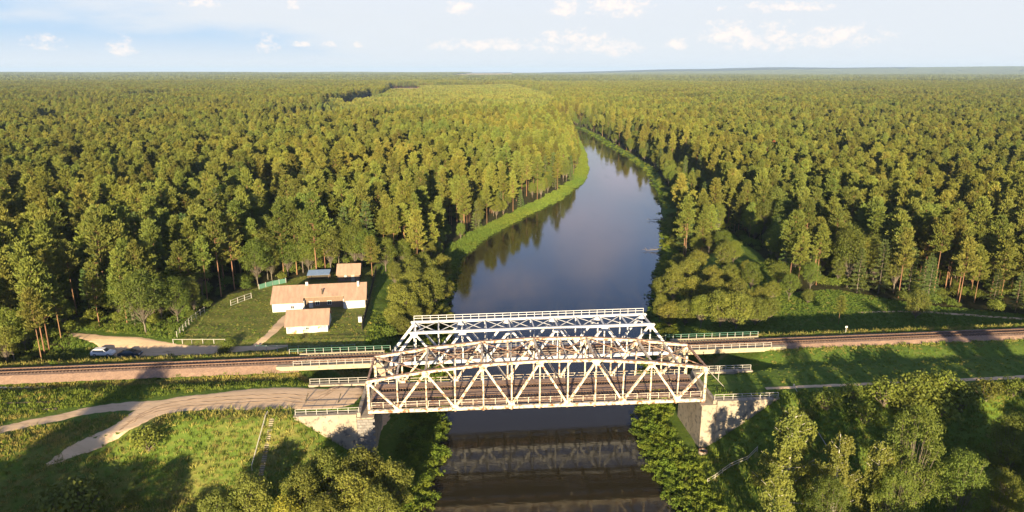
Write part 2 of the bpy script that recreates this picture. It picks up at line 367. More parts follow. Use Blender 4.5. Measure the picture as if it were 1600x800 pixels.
def build_ground():
    ny, nx = GX.shape
    V = np.stack([GX.ravel(), GY.ravel(), GZ.ravel()], 1)
    idx = np.arange(ny * nx).reshape(ny, nx)
    F = np.stack([idx[:-1, :-1].ravel(), idx[:-1, 1:].ravel(), idx[1:, 1:].ravel(), idx[1:, :-1].ravel()], 1)
    me = np_mesh('ground', V, F, smooth=True)
    fx = forest_ok(GX, GY).astype(float)
    d = riv(GX, GY); a, n = loc(GX, GY, A0, AD, AN); b, m = loc(GX, GY, B0, BD, BN)
    dry = np.clip(.30 + .4 * snoise(GX, GY, 14, 31), 0, 1) * ((m < 6) & (a < -8) & (n < 3))
    dry = np.maximum(dry, .75 * np.exp(-((m - 4.6) / 1.2) ** 2)); dry = np.maximum(dry, .8 * np.exp(-((m + 4.4) / 1.0) ** 2) * (a < 0))
    dry = np.maximum(dry, .45 * inside(GX, GY, YARD)); dry = np.maximum(dry, .95 * inside(GX, GY, FIELD) + .95 * inside(GX, GY, FIELD2))
    mud = np.clip((.9 - d) / .8, 0, 1)
    ca = me.color_attributes.new('cover', 'FLOAT_COLOR', 'POINT')
    ca.data.foreach_set('color', np.stack([fx.ravel(), dry.ravel(), mud.ravel(), np.ones(fx.size)], 1).astype(np.float32).ravel())
    m_ = bpy.data.materials.new('meadow_grass'); m_.use_nodes = True; nt = m_.node_tree; N = nt.nodes; L = nt.links; B = N['Principled BSDF']
    B.inputs['Roughness'].default_value = .95; B.inputs['Specular IOR Level'].default_value = .1
    at = N.new('ShaderNodeAttribute'); at.attribute_name = 'cover'; sp = N.new('ShaderNodeSeparateColor'); L.new(at.outputs['Color'], sp.inputs[0])
    tc = N.new('ShaderNodeTexCoord')
    def noise(sc, dt=8, r=.6):
        q = N.new('ShaderNodeTexNoise'); q.inputs['Scale'].default_value = sc; q.inputs['Detail'].default_value = dt; q.inputs['Roughness'].default_value = r; L.new(tc.outputs['Object'], q.inputs['Vector']); return q.outputs['Fac']
    def rm(v, a_, b_, lo=0, hi=1):
        q = N.new('ShaderNodeMapRange'); L.new(v, q.inputs[0]); q.inputs[1].default_value = a_; q.inputs[2].default_value = b_; q.inputs[3].default_value = lo; q.inputs[4].default_value = hi; return q.outputs[0]
    def mix(f, a_, b_):
        x = N.new('ShaderNodeMix'); x.data_type = 'RGBA'; L.new(f, x.inputs[0])
        for k, v in ((6, a_), (7, b_)):
            if isinstance(v, tuple): x.inputs[k].default_value = (*v, 1)
            else: L.new(v, x.inputs[k])
        return x.outputs[2]
    def ad(a_, b_, op='ADD'):
        x = N.new('ShaderNodeMath'); x.operation = op; x.use_clamp = True
        for i, v in enumerate((a_, b_)):
            if isinstance(v, float): x.inputs[i].default_value = v
            else: L.new(v, x.inputs[i])
        return x.outputs[0]
    g = mix(rm(noise(.16), .35, .65), (.085, .15, .022), (.12, .17, .03))
    g = mix(rm(noise(1.7), .3, .7), g, (.075, .12, .02))
    g = mix(rm(noise(.55), .58, .72), g, (.17, .17, .045))
    dcol = mix(rm(noise(2.4), .35, .7), (.24, .19, .065), (.16, .16, .04))
    wob = rm(noise(.8), .2, .8, -.35, .35)
    g = mix(rm(ad(sp.outputs[1], wob), .2, .75), g, dcol)
    fl = mix(rm(noise(.5), .35, .65), (.035, .04, .014), (.055, .048, .022))
    g = mix(sp.outputs[0], g, fl)
    g = mix(sp.outputs[2], g, (.045, .038, .022))
    L.new(g, B.inputs['Base Color'])
    bp = N.new('ShaderNodeBump'); bp.inputs['Distance'].default_value = .22; bp.inputs['Strength'].default_value = .9; L.new(noise(1.9, 10, .7), bp.inputs['Height']); L.new(bp.outputs[0], B.inputs['Normal'])
    me.materials.append(m_)
    link('ground', me, kind='structure', label='grassy river valley ground with railway embankment and forest floor')
build_ground()

def build_water():
    mb = MB(); mb.add([(-800, -240, -10), (200, -240, -10), (200, 1000, -10), (-800, 1000, -10)], [(0, 1, 2, 3)])
    m_ = bpy.data.materials.new('river_water'); m_.use_nodes = True; nt = m_.node_tree; N = nt.nodes; L = nt.links; B = N['Principled BSDF']
    B.inputs['Base Color'].default_value = (.022, .019, .011, 1); B.inputs['Roughness'].default_value = .035; B.inputs['IOR'].default_value = 1.333; B.inputs['Specular IOR Level'].default_value = .5
    tc = N.new('ShaderNodeTexCoord'); mp = N.new('ShaderNodeMapping'); mp.inputs['Scale'].default_value = (.6, 1.5, 1); L.new(tc.outputs['Object'], mp.inputs[0])
    n = N.new('ShaderNodeTexNoise'); n.inputs['Scale'].default_value = 1.1; n.inputs['Detail'].default_value = 5; L.new(mp.outputs[0], n.inputs['Vector'])
    bp = N.new('ShaderNodeBump'); bp.inputs['Strength'].default_value = 1; bp.inputs['Distance'].default_value = .009; L.new(n.outputs['Fac'], bp.inputs['Height']); L.new(bp.outputs[0], B.inputs['Normal'])
    rn = N.new('ShaderNodeTexNoise'); rn.inputs['Scale'].default_value = .09; rn.inputs['Detail'].default_value = 6; mq = N.new('ShaderNodeMapping'); mq.inputs['Scale'].default_value = (1.6, .5, 1); L.new(tc.outputs['Object'], mq.inputs[0]); L.new(mq.outputs[0], rn.inputs['Vector'])
    rr = N.new('ShaderNodeMapRange'); L.new(rn.outputs['Fac'], rr.inputs[0]); rr.inputs[1].default_value = .45; rr.inputs[2].default_value = .7; rr.inputs[3].default_value = .02; rr.inputs[4].default_value = .13; L.new(rr.outputs[0], B.inputs['Roughness'])
    mb.build('river', m_, kind='structure', label='calm dark river water reflecting the sky')
build_water()

# ------------------------------------------------------------ materials
M = dict(
    cream=mat('weathered_cream_paint', (.66, .61, .51), (.52, .44, .33), .9, .6, c3=(.20, .085, .035), c3lo=.48, c3hi=.62, c3scale=1.7, bump=.01),
    creamrust=mat('rusty_cream_paint', (.52, .38, .27), (.33, .19, .12), 1.6, .65, c3=(.16, .065, .03), c3lo=.46, c3hi=.62, c3scale=2.2, bump=.01),
    white=mat('white_bridge_paint', (.62, .62, .62), (.52, .515, .51), 1.1, .5, c3=(.35, .22, .14), c3lo=.62, c3hi=.8, c3scale=3.5),
    rail=mat('rusty_rail_steel', (.16, .09, .06), (.25, .17, .13), 2, .45, metallic=.5),
    sleeper=mat('old_tarred_timber', (.075, .05, .04), (.15, .105, .08), 1.5, .9, bump=.02),
    plank=mat('greyed_deck_planks', (.33, .23, .18), (.20, .135, .105), .9, .9, bump=.02, mapping=(1, 6, 1)),
    ballast=mat('crushed_stone_ballast', (.31, .205, .145), (.20, .13, .095), 3.0, .95, bump=.06, bscale=6, c3=(.38, .30, .24), c3scale=9),
    dirt=mat('sandy_dirt', (.68, .49, .31), (.54, .385, .235), .35, .95, bump=.05, bscale=1.2, c3=(.32, .21, .12), c3scale=.9, c3lo=.56, c3hi=.75, mapping=(.35, 1.6, 1)),
    rut=mat('packed_rut_soil', (.47, .32, .195), (.36, .24, .145), 1.2, .95, bump=.03),
    stubble=mat('stubble_field', (.50, .38, .15), (.38, .31, .13), .01, .9),
    conc=mat('weathered_concrete', (.38, .325, .25), (.27, .225, .17), .45, .9, bump=.03, bscale=3, c3=(.13, .115, .10), c3scale=1.1, c3lo=.52, c3hi=.66),
    stone=mat('old_stone_masonry', (.26, .245, .23), (.13, .12, .115), 1.6, .9, bump=.08, bscale=2, c3=(.40, .38, .35), c3scale=3.1),
    girder=mat('pale_yellow_concrete', (.44, .38, .25), (.36, .30, .20), .8, .85, bump=.015, c3=(.20, .15, .10), c3scale=1.7, c3lo=.58, c3hi=.72),
    green=mat('green_painted_metal', (.06, .17, .11), (.10, .20, .15), 1, .6),
    galv=mat('pale_grey_metal', (.42, .41, .38), (.32, .29, .25), 2, .6),
    roof=mat('faded_asbestos_roof', (.38, .255, .185), (.27, .18, .13), .5, .9, c3=(.24, .20, .17), c3scale=2.1, c3lo=.58, c3hi=.75, mapping=(2.5, .6, 1)),
    wallw=mat('white_limewash', (.62, .61, .59), (.52, .50, .46), .8, .85, bump=.01),
    wallr=mat('peeling_plaster', (.72, .66, .56), (.55, .38, .22), .75, .9, c3=(.40, .20, .10), c3scale=.9, c3lo=.55, c3hi=.6),
    wood=mat('brown_boarding', (.16, .11, .075), (.22, .155, .11), 2, .9, mapping=(6, 6, .5)),
    glass=mat('window_glass', (.03, .035, .04), rough=.08, spec=.6),
    blue=mat('blue_sheeting', (.13, .20, .34), (.20, .28, .42), 1.5, .6),
    dark=mat('dark_fence_boards', (.045, .04, .03), (.08, .065, .045), 2, .9),
    fencew=mat('grey_fence_wood', (.42, .40, .34), (.28, .26, .21), 2, .85),
    rust=mat('brick_red_rust', (.22, .12, .08), (.17, .10, .07), 3, .8),
    bark_p=mat('pine_bark', (.30, .15, .075), (.20, .12, .08), 1.2, .9, rnd=.2),
    bark_d=mat('grey_bark', (.12, .095, .07), (.19, .16, .125), 2, .9, rnd=.2),
    bark_b=mat('birch_bark', (.62, .58, .52), (.5, .46, .4), 2, .8, c3=(.06, .05, .04), c3scale=5, c3lo=.6, c3hi=.65),
    pine=mat('pine_needles', (.200, .185, .030), (.140, .150, .027), .6, .75, rnd=.34, spec=.2, transl=.15),
    far=mat('distant_canopy', (.105, .115, .03), (.07, .085, .024), .02, .9, rnd=.25),
    pine_y=mat('young_pine_needles', (.235, .225, .042), (.185, .185, .036), .6, .75, rnd=.34, spec=.2, transl=.15),
    spruce=mat('dark_conifer_needles', (.11, .135, .03), (.08, .105, .028), .6, .75, rnd=.34, spec=.2, transl=.15),
    leaf=mat('broad_leaves', (.175, .185, .025), (.12, .15, .022), .8, .65, rnd=.28, spec=.25, transl=.25),
    leaf2=mat('olive_leaves', (.19, .18, .028), (.13, .145, .024), .8, .65, rnd=.2, spec=.25, transl=.25),
    birch=mat('birch_leaves', (.24, .22, .035), (.16, .165, .03), .8, .65, rnd=.12, spec=.25, transl=.3),
    gold=mat('yellow_green_leaves', (.30, .28, .03), (.22, .22, .03), .8, .65, spec=.25, transl=.3),
    dead=mat('dead_orange_needles', (.30, .10, .035), (.24, .09, .03), .8, .8),
    grass=mat('lush_grass_blades', (.175, .215, .03), (.13, .175, .026), .25, .8, rnd=.22, spec=.2, transl=.25),
    weed=mat('riverside_leaves', (.18, .21, .02), (.11, .16, .016), .4, .7, rnd=.28, spec=.25, transl=.25),
    straw=mat('dry_grass_blades', (.32, .26, .065), (.24, .22, .05), .5, .9, rnd=.25, transl=.2),
)

# ------------------------------------------------------------ roads, paths and track bed
def smooth_line(pts, n=6):
    out = []; k = len(pts)
    for i in range(k - 1):
        p0 = pts[max(i - 1, 0)]; p1 = pts[i]; p2 = pts[i + 1]; p3 = pts[min(i + 2, k - 1)]
        for j in range(n):
            t = j / n
            out.append(tuple(.5 * ((2 * p1[q]) + (-p0[q] + p2[q]) * t + (2 * p0[q] - 5 * p1[q] + 4 * p2[q] - p3[q]) * t * t + (-p0[q] + 3 * p1[q] - 3 * p2[q] + p3[q]) * t ** 3) for q in range(len(p1))))
    out.append(tuple(pts[-1])); return out
def ribbon(name, pts, mat_, lift=.06, seed=0, rag=.35, **k):
    """pts: (x, y, half width). Draped over the land, ragged edges"""
    r = random.Random(seed); line = smooth_line(pts, 1)
    # resample at .7 m
    dense = []
    for i in range(len(pts) - 1): pass
    line = smooth_line(pts, 24); acc = [line[0]]
    for p in line[1:]:
        if math.hypot(p[0] - acc[-1][0], p[1] - acc[-1][1]) > .6: acc.append(p)
    K = max(6, int(max(p[2] for p in acc) * 2 / .6)); V = []; F = []
    for i, p in enumerate(acc):
        a = acc[max(i - 1, 0)]; b = acc[min(i + 1, len(acc) - 1)]; dx, dy = b[0] - a[0], b[1] - a[1]; l = math.hypot(dx, dy) or 1
        nx_, ny_ = -dy / l, dx / l
        wl = p[2] * (1 + rag * .25 * math.sin(i * .31 + seed)) + rag * r.uniform(-.5, .5); wr = p[2] * (1 + rag * .25 * math.sin(i * .23 + seed * 2)) + rag * r.uniform(-.5, .5)
        for j in range(K + 1):
            t = j / K; w = -wl + (wl + wr) * t; x = p[0] + nx_ * w; y = p[1] + ny_ * w
            e = min(t, 1 - t) * K
            V.append((x, y, zat(x, y) + lift * (1 if e > .5 else -.4)))
    for i in range(len(acc) - 1):
        for j in range(K):
            o = i * (K + 1) + j; F.append((o, o + 1, o + K + 2, o + K + 1))
    me = np_mesh(name, V, F, (mat_,), smooth=True); return link(name, me, **k)
def pl(pts, z=None): 
    o = []
    for (x, y, w) in pts:
        q = PP(x, y); o.append((q[0], q[1], w))
    return o
ribbon('dirt_road', pl([(583, 617, 4.2), (540, 618, 4.3), (440, 621, 4.2), (340, 626, 3.6), (280, 632, 3.2), (235, 643, 2.7), (190, 668, 2.0), (150, 688, 1.35), (118, 704, .9), (92, 717, .5), (72, 728, .25)]), M['dirt'], seed=3, kind='structure', label='sandy dirt road along the embankment to the old bridge')
for k_, o_ in enumerate((-1.5, -.2, 1.2)):
    ribbon('wheel_rut', [(x, y + o_, .2) for (x, y, w) in pl([(583, 617, 1), (500, 619, 1), (440, 621, 1), (340, 626, 1), (280, 632, 1), (235, 643, 1), (190, 668, 1)])], M['rut'], lift=.075, seed=40 + k_, rag=.5, kind='structure', label='darker wheel rut along the dirt road')
ribbon('farm_track', pl([(275, 632, 1.6), (220, 634, 1.8), (150, 639, 1.5), (80, 655, 1.5), (0, 671, 1.5), (-120, 695, 1.5)]), M['dirt'], lift=.045, seed=5, kind='structure', label='side track branching off the dirt road towards the left')
ribbon('parking_lane', pl([(110, 522, .9), (150, 528, 1.8), (200, 540, 3.6), (250, 545, 2.6), (330, 546, 1.4), (420, 543, .8), (450, 540, .5)]), M['dirt'], seed=7, kind='structure', label='sandy lane and parking patch behind the railway')
ribbon('yard_track', pl([(400, 541, .9), (425, 520, 1.3), (447, 497, 1.3), (458, 489, 1.0)]), M['dirt'], seed=8, kind='structure', label='worn track across the farm yard')
ribbon('footpath', pl([(1196, 607, .5), (1260, 604, .55), (1350, 600, .55), (1450, 596, .6), (1600, 589, .7), (1750, 583, .8)]), M['dirt'], seed=9, rag=.2, kind='structure', label='narrow footpath on the right embankment')
ribbon('meadow_path', pl([(1340, 488, .4), (1420, 487, .6), (1500, 491, .7), (1620, 500, .7)]), M['dirt'], seed=10, rag=.2, kind='structure', label='faint track across the shaded meadow')

def bpt(b, m, z): return (B0[0] + BD[0] * b + BN[0] * m, B0[1] + BD[1] * b + BN[1] * m, z)
def apt(a, n, z): return (A0[0] + AD[0] * a + AN[0] * n, A0[1] + AD[1] * a + AN[1] * n, z)
BANG = math.atan2(BD[1], BD[0]); AANG = math.atan2(AD[1], AD[0])
RAIL_Z = .55
def ballast(b0, b1, name, label):
    V = []; F = []; prof = [(-3.6, -.75), (-2.9, -.3), (-2.0, .22), (-1.0, .26), (0, .25), (1.0, .26), (2.0, .22), (2.9, -.3), (3.6, -.75)]
    n = int(abs(b1 - b0) / .8); r = random.Random(1)
    for i in range(n + 1):
        for (m, z) in prof: V.append(bpt(b0 + (b1 - b0) * i / n, m + r.uniform(-.12, .12), z + r.uniform(-.04, .04)))
    k = len(prof)
    for i in range(n):
        for j in range(k - 1): F.append((i * k + j, (i + 1) * k + j, (i + 1) * k + j + 1, i * k + j + 1))
    me = np_mesh(name, V, F, (M['ballast'],), smooth=False); link(name, me, kind='structure', label=label)
ballast(-260, -12.2, 'ballast_bed', 'stone ballast bed of the railway left of the bridge')
ballast(BL_ + 12.2, 330, 'ballast_bed.001', 'stone ballast bed of the railway right of the bridge')
trk = empty('railway_track', bpt(0, 0, 0), label='single rusty railway track on ballast crossing the white truss bridge', cat='railway track')
def rel(o, p): return (p[0] - o.location[0], p[1] - o.location[1], p[2] - o.location[2])
for sgn in (-1, 1):
    mb = MB()
    p, q = rel(trk, bpt(-260, sgn * .76, RAIL_Z)), rel(trk, bpt(330, sgn * .76, RAIL_Z))
    mb.beam(p, q, .08, .05); mb.beam((p[0], p[1], p[2] - .08), (q[0], q[1], q[2] - .08), .025, .11); mb.beam((p[0], p[1], p[2] - .145), (q[0], q[1], q[2] - .145), .15, .02)
    mb.build('rail', M['rail'], trk)
sl = []
for i in range(int(590 / .62)):
    b = -260 + i * .62; sl.append(b)
cx = BL_ / 2
sl.sort(key=lambda b: math.hypot(bpt(b, 0, 0)[0], bpt(b, 0, 0)[1]))
mbs = MB(); mbs.box((0, 0, 0), (.25, 2.7, .16)); s0 = None
for i, b in enumerate(sl[:100]):
    p = rel(trk, bpt(b, 0, RAIL_Z - .24))
    if s0 is None: s0 = mbs.build('sleeper', M['sleeper'], trk); o = s0
    else: o = s0.copy(); COL.objects.link(o)
    o.location = p; o.rotation_euler = (0, 0, BANG + random.uniform(-.01, .01)); o.parent = trk
rest = MB()
for b in sl[100:]: rest.box(rel(trk, bpt(b, 0, RAIL_Z - .24)), (.25, 2.7, .16), BANG)
rest.build('sleepers', M['sleeper'], trk, kind='stuff')

# ------------------------------------------------------------ railings
def railing(name, p0, p1, h, mat_post, mat_rail, label, group=None, step=1.9, rails=(1.0, .55), post=.09, cat='railing'):
    p0 = Vector(p0); p1 = Vector(p1); root = empty(name, tuple(p0), label=label, cat=cat, group=group)
    d = p1 - p0; n = max(1, round(d.length / step))
    for f in rails:
        MB().beam((0, 0, h * f), tuple(d + Vector((0, 0, h * f))), .07, .08).build('handrail' if f == rails[0] else 'mid_rail', mat_rail, root)
    pm = None
    for i in range(n + 1):
        if pm is None: o = pm = MB().box((0, 0, h / 2 - .03), (post, post, h - .0)).build('post', mat_post, root)
        else: o = pm.copy(); COL.objects.link(o); o.parent = root
        o.location = d * (i / n)
    return root

# ------------------------------------------------------------ old road/rail bridge with curved chords
def old_bridge():
    root = empty('truss_bridge', apt(0, 0, 0), AANG, label='old cream and rust steel bridge with curved top chords, nearer of the two', cat='bridge')
    HT = [(0, 5.2), (2, 6.6), (4, 7.5), (6, 7.9), (8, 7.75), (10, 7.0), (12, 5.7)]
    pan = AL / 12
    def top(i):
        for (a, ha), (b, hb) in zip(HT[:-1], HT[1:]):
            if a <= i <= b: return ha + (hb - ha) * (i - a) / (b - a)
    B = -.35
    for y in (0, AW):
        nrm = (0, 1, 0)
        mb = MB(); mb.hbeam((-.2, y, B), (AL + .2, y, B), .5, .55, (0, 0, 1), .07); mb.beam((-.2, y - .19, B), (AL + .2, y - .19, B), .035, .42); mb.build('bottom_chord', M['cream'], root)
        mb = MB()
        for (a, ha), (b, hb) in zip(HT[:-1], HT[1:]):
            mb.beam((a * pan, y, ha), (b * pan, y, hb), .5, .42, ext=.04)
        mb.build('top_chord', M['cream'], root)
        MB().beam((-.0, y, HT[0][1] + .213), (0.001, y, HT[0][1] + .214), .01, .01)
        mb = MB()
        for (a, ha), (b, hb) in zip(HT[:-1], HT[1:]):
            mb.beam((a * pan, y, ha + .235), (b * pan, y, hb + .235), .62, .03, ext=.02)
        mb.build('cover_plate', M['creamrust'], root)
        for i in range(13):
            w = .42 if i in (0, 12) else .2
            mb = MB()
            if i in (0, 12): mb.hbeam((i * pan, y, B + .25), (i * pan, y, top(i) - .1), .4, .42, (1, 0, 0), .05)
            else: mb.hbeam((i * pan, y, B + .25), (i * pan, y, top(i) - .1), .2, .24, (1, 0, 0), .035)
            mb.build('end_post' if i in (0, 12) else 'vertical_post', M['cream'], root)
        for i in range(12):
            if i % 2 == 0: a, b = (i * pan, top(i) - .15), ((i + 1) * pan, B + .2)
            else: a, b = (i * pan, B + .2), ((i + 1) * pan, top(i + 1) - .15)
            mb = MB(); mb.hbeam((a[0], y, a[1]), (b[0], y, b[1]), .34, .36, nrm, .05)
            mb.build('diagonal', M['cream'], root)
        for i in range(13):
            mb = MB()
            z = B + .35 if i % 2 else top(i) - .42
            for s in (-1, 1):
                yy = y + s * .20; w, h = (.85, .6)
                if i % 2: vs = [(i * pan - w, yy, z - .4), (i * pan + w, yy, z - .4), (i * pan + .35, yy, z + .5), (i * pan - .35, yy, z + .5)]
                else: vs = [(i * pan - (.3 if i == 0 else w), yy, z + .35), (i * pan - .3, yy, z - .5), (i * pan + .3, yy, z - .5), (i * pan + (.3 if i == 12 else w), yy, z + .35)]
                vs2 = [(v[0], v[1] + .03, v[2]) for v in vs]
                mb.add(vs + vs2, [(0, 1, 2, 3), (7, 6, 5, 4), (0, 4, 5, 1), (1, 5, 6, 2), (2, 6, 7, 3), (3, 7, 4, 0)])
            mb.build('gusset_plate', M['cream'], root)
    # top bracing
    for i in range(0, 13, 1):
        z = top(i) + .0
        if i % 2 and i not in (1, 11): 
            mb = MB(); mb.beam((i * pan, .25, z), (i * pan, AW - .25, z), .16, .16); mb.build('cross_strut', M['cream'], root); continue
        mb = MB(); mb.hbeam((i * pan, .25, z), (i * pan, AW - .25, z), .34, .36, (0, 0, 1), .05); mb.build('cross_strut', M['creamrust' if i in (0, 12) else 'cream'], root)
    for i in range(0, 12, 2):
        for (ya, yb) in ((.25, AW - .25), (AW - .25, .25)):
            mb = MB(); zz = -.06 if ya < 1 else .06
            mb.beam((i * pan + .1, ya, top(i) + zz), ((i + 2) * pan - .1, yb, top(i + 2) + zz), .18, .1); mb.build('lateral_brace', M['creamrust'], root)
    # portal knee braces and sway frames
    for i in (0, 2, 4, 6, 8, 10, 12):
        for s in (0, 1):
            y0, y1 = ((.25, 2.3) if s == 0 else (AW - .25, AW - 2.3))
            MB().beam((i * pan, y0, top(i) - 1.5), (i * pan, y1, top(i) - .15), .14, .14).build('knee_brace', M['cream'], root)
    # floor: cross beams, stringers
    mb = MB()
    for i in range(13): 
        MB().hbeam((i * pan, .3, -.75), (i * pan, AW - .3, -.75), .35, .7, (0, 0, 1), .05).build('floor_beam', M['creamrust'], root)
    for y in (1.9, 3.4, 6.4, 7.9):
        MB().hbeam((0, y, -.28), (AL, y, -.28), .25, .4, (0, 0, 1), .04).build('stringer', M['rail'], root)
    def planks(y0, y1, name, z, lengthwise=True):
        mb = MB(); r = random.Random(int(y0 * 10))
        if lengthwise:
            n = round((y1 - y0) / .26)
            for k in range(n):
                x = 0
                while x < AL:
                    l = r.uniform(3.5, 6); x2 = min(AL, x + l)
                    if r.random() > .035: mb.box(((x + x2) / 2, y0 + (k + .5) * .26, z + r.uniform(-.012, .012)), (x2 - x - .03, .235, .05))
                    x = x2
        else:
            x = 0
            while x < AL:
                mb.box((x + .12, (y0 + y1) / 2 + r.uniform(-.06, .06), z + r.uniform(-.01, .01)), (.22, y1 - y0, .12)); x += .5
        return mb.build(name, M['plank' if lengthwise else 'sleeper'], root)
    planks(.55, 2.0, 'walkway_planking', .06); planks(4.1, 5.9, 'centre_planking', .06); planks(8.0, 9.45, 'far_walkway_planking', .06)
    planks(1.7, 4.4, 'open_sleepers', -.03, False); planks(5.6, 8.3, 'open_sleepers', -.03, False)
    for y in (2.35, 3.87, 6.1, 7.62):
        MB().beam((0, y, .09), (AL, y, .09), .12, .1).build('guard_rail', M['rail'], root)
    # railings just inside both trusses
    for y in (.42, AW - .42):
        for z in (.55, 1.05): MB().beam((.1, y, z), (AL - .1, y, z), .06, .06).build('handrail', M['cream'], root)
        o0 = None
        for k in range(31):
            if o0 is None: o = o0 = MB().box((0, 0, .5), (.08, .08, 1.1)).build('railing_post', M['cream'], root)
            else: o = o0.copy(); COL.objects.link(o)
            o.parent = root; o.location = (.4 + k * (AL - .8) / 30, y, 0)
    for x in (.25, AL - .25):
        for y in (0, AW): MB().box((x, y, -.8), (.6, .7, .32)).build('bearing', M['rust'], root)
old_bridge()

def abutment(side):
    lab = ('tall concrete abutment with stone masonry corner under left end of the cream bridge' if side < 0 else 'sunlit stained concrete abutment with stepped wing wall under right end of the cream bridge')
    root = empty('bridge_abutment', apt(0 if side < 0 else AL, 0, -9), AANG, label=lab, cat='abutment', group='abutments of the old bridge')
    s = side; x0 = 0
    # front shaft in root frame: x local outwards = s
    def X(v): return s * v if s > 0 else s * v
    zt = 9 - 1.0   # top of bearing shelf
    mb = MB(); mb.box((X(.7), AW / 2, zt / 2 - 1.5), (2.6, AW + 2.2, zt + 3)); mb.build('front_wall', M['conc'], root)
    mb = MB(); mb.box((X(.65), AW / 2, zt + .09), (3.0, AW + 2.5, .18)); mb.build('bearing_shelf', M['conc'], root, bevel=.03)
    mb = MB(); mb.box((X(1.65), AW / 2, zt + .18 + .42), (.6, AW + 2.0, .78)); mb.build('back_wall', M['conc'], root)
    for y, nm in ((-.85, 'wing_wall'), (AW + .85, 'wing_wall')):
        mb = MB(); L_ = 13.2 if s > 0 else 12.2
        t = .45; xs = [2.0, L_]; ztop = 8.75
        ya, yb = y - t, y + t
        prof = [(2.02, -1.5), (4.5, -1.5), (L_, ztop - 1.1), (L_, ztop), (2.02, ztop)]
        vs = [(X(a), ya, b) for a, b in prof] + [(X(a), yb, b) for a, b in prof]; n = len(prof)
        mb.add(vs, [tuple(range(n)), tuple(range(2 * n - 1, n - 1, -1))] + [(i, i + n, (i + 1) % n + n, (i + 1) % n) for i in range(n)])
        mb.build(nm, M['conc'], root)
        MB().box((X((2.02 + L_) / 2), y, ztop + .09), (L_ - 1.9, 1.1, .16)).build('coping', M['conc'], root)
        MB().box((X(4.6), y - .5 if y < 0 else y + .5, 5.2), (5.0, .16, .22)).build('string_course', M['conc'], root)
    if s < 0:
        mb = MB(); r = random.Random(3)
        for k in range(17):
            z = -1 + k * .52
            for q in range(3):
                w = 1.0; xx = .35 - .05 - (q - 1) * 1.0 + (.25 if k % 2 else -.1)
                mb.box((-xx - .3, -1.16, z + .26), (.93, .16 + r.uniform(0, .07), .47))
        mb.build('masonry_facing', M['stone'], root)
    return root
abutment(-1); abutment(1)
for (s, y, nm, lab) in ((-1, -.85, 0, 'pale railing on near left wing wall beside the dirt road'), (-1, AW + .85, 0, 'pale railing on far left wing wall of the old bridge'),
                        (1, -.85, 0, 'low railing on near right wing wall at the start of the footpath'), (1, AW + .85, 0, 'pale railing on far right wing wall of the old bridge')):
    if s < 0: a, b = apt(-1.6, y, -.08), apt(-12, y, -.08)
    else: a, b = apt(AL + 1.6, y, -.08), apt(AL + 13, y, -.08)
    railing('wing_wall_railing', a, b, 1.0, M['galv'], M['galv'], lab, 'railings on the wing walls', step=1.7)

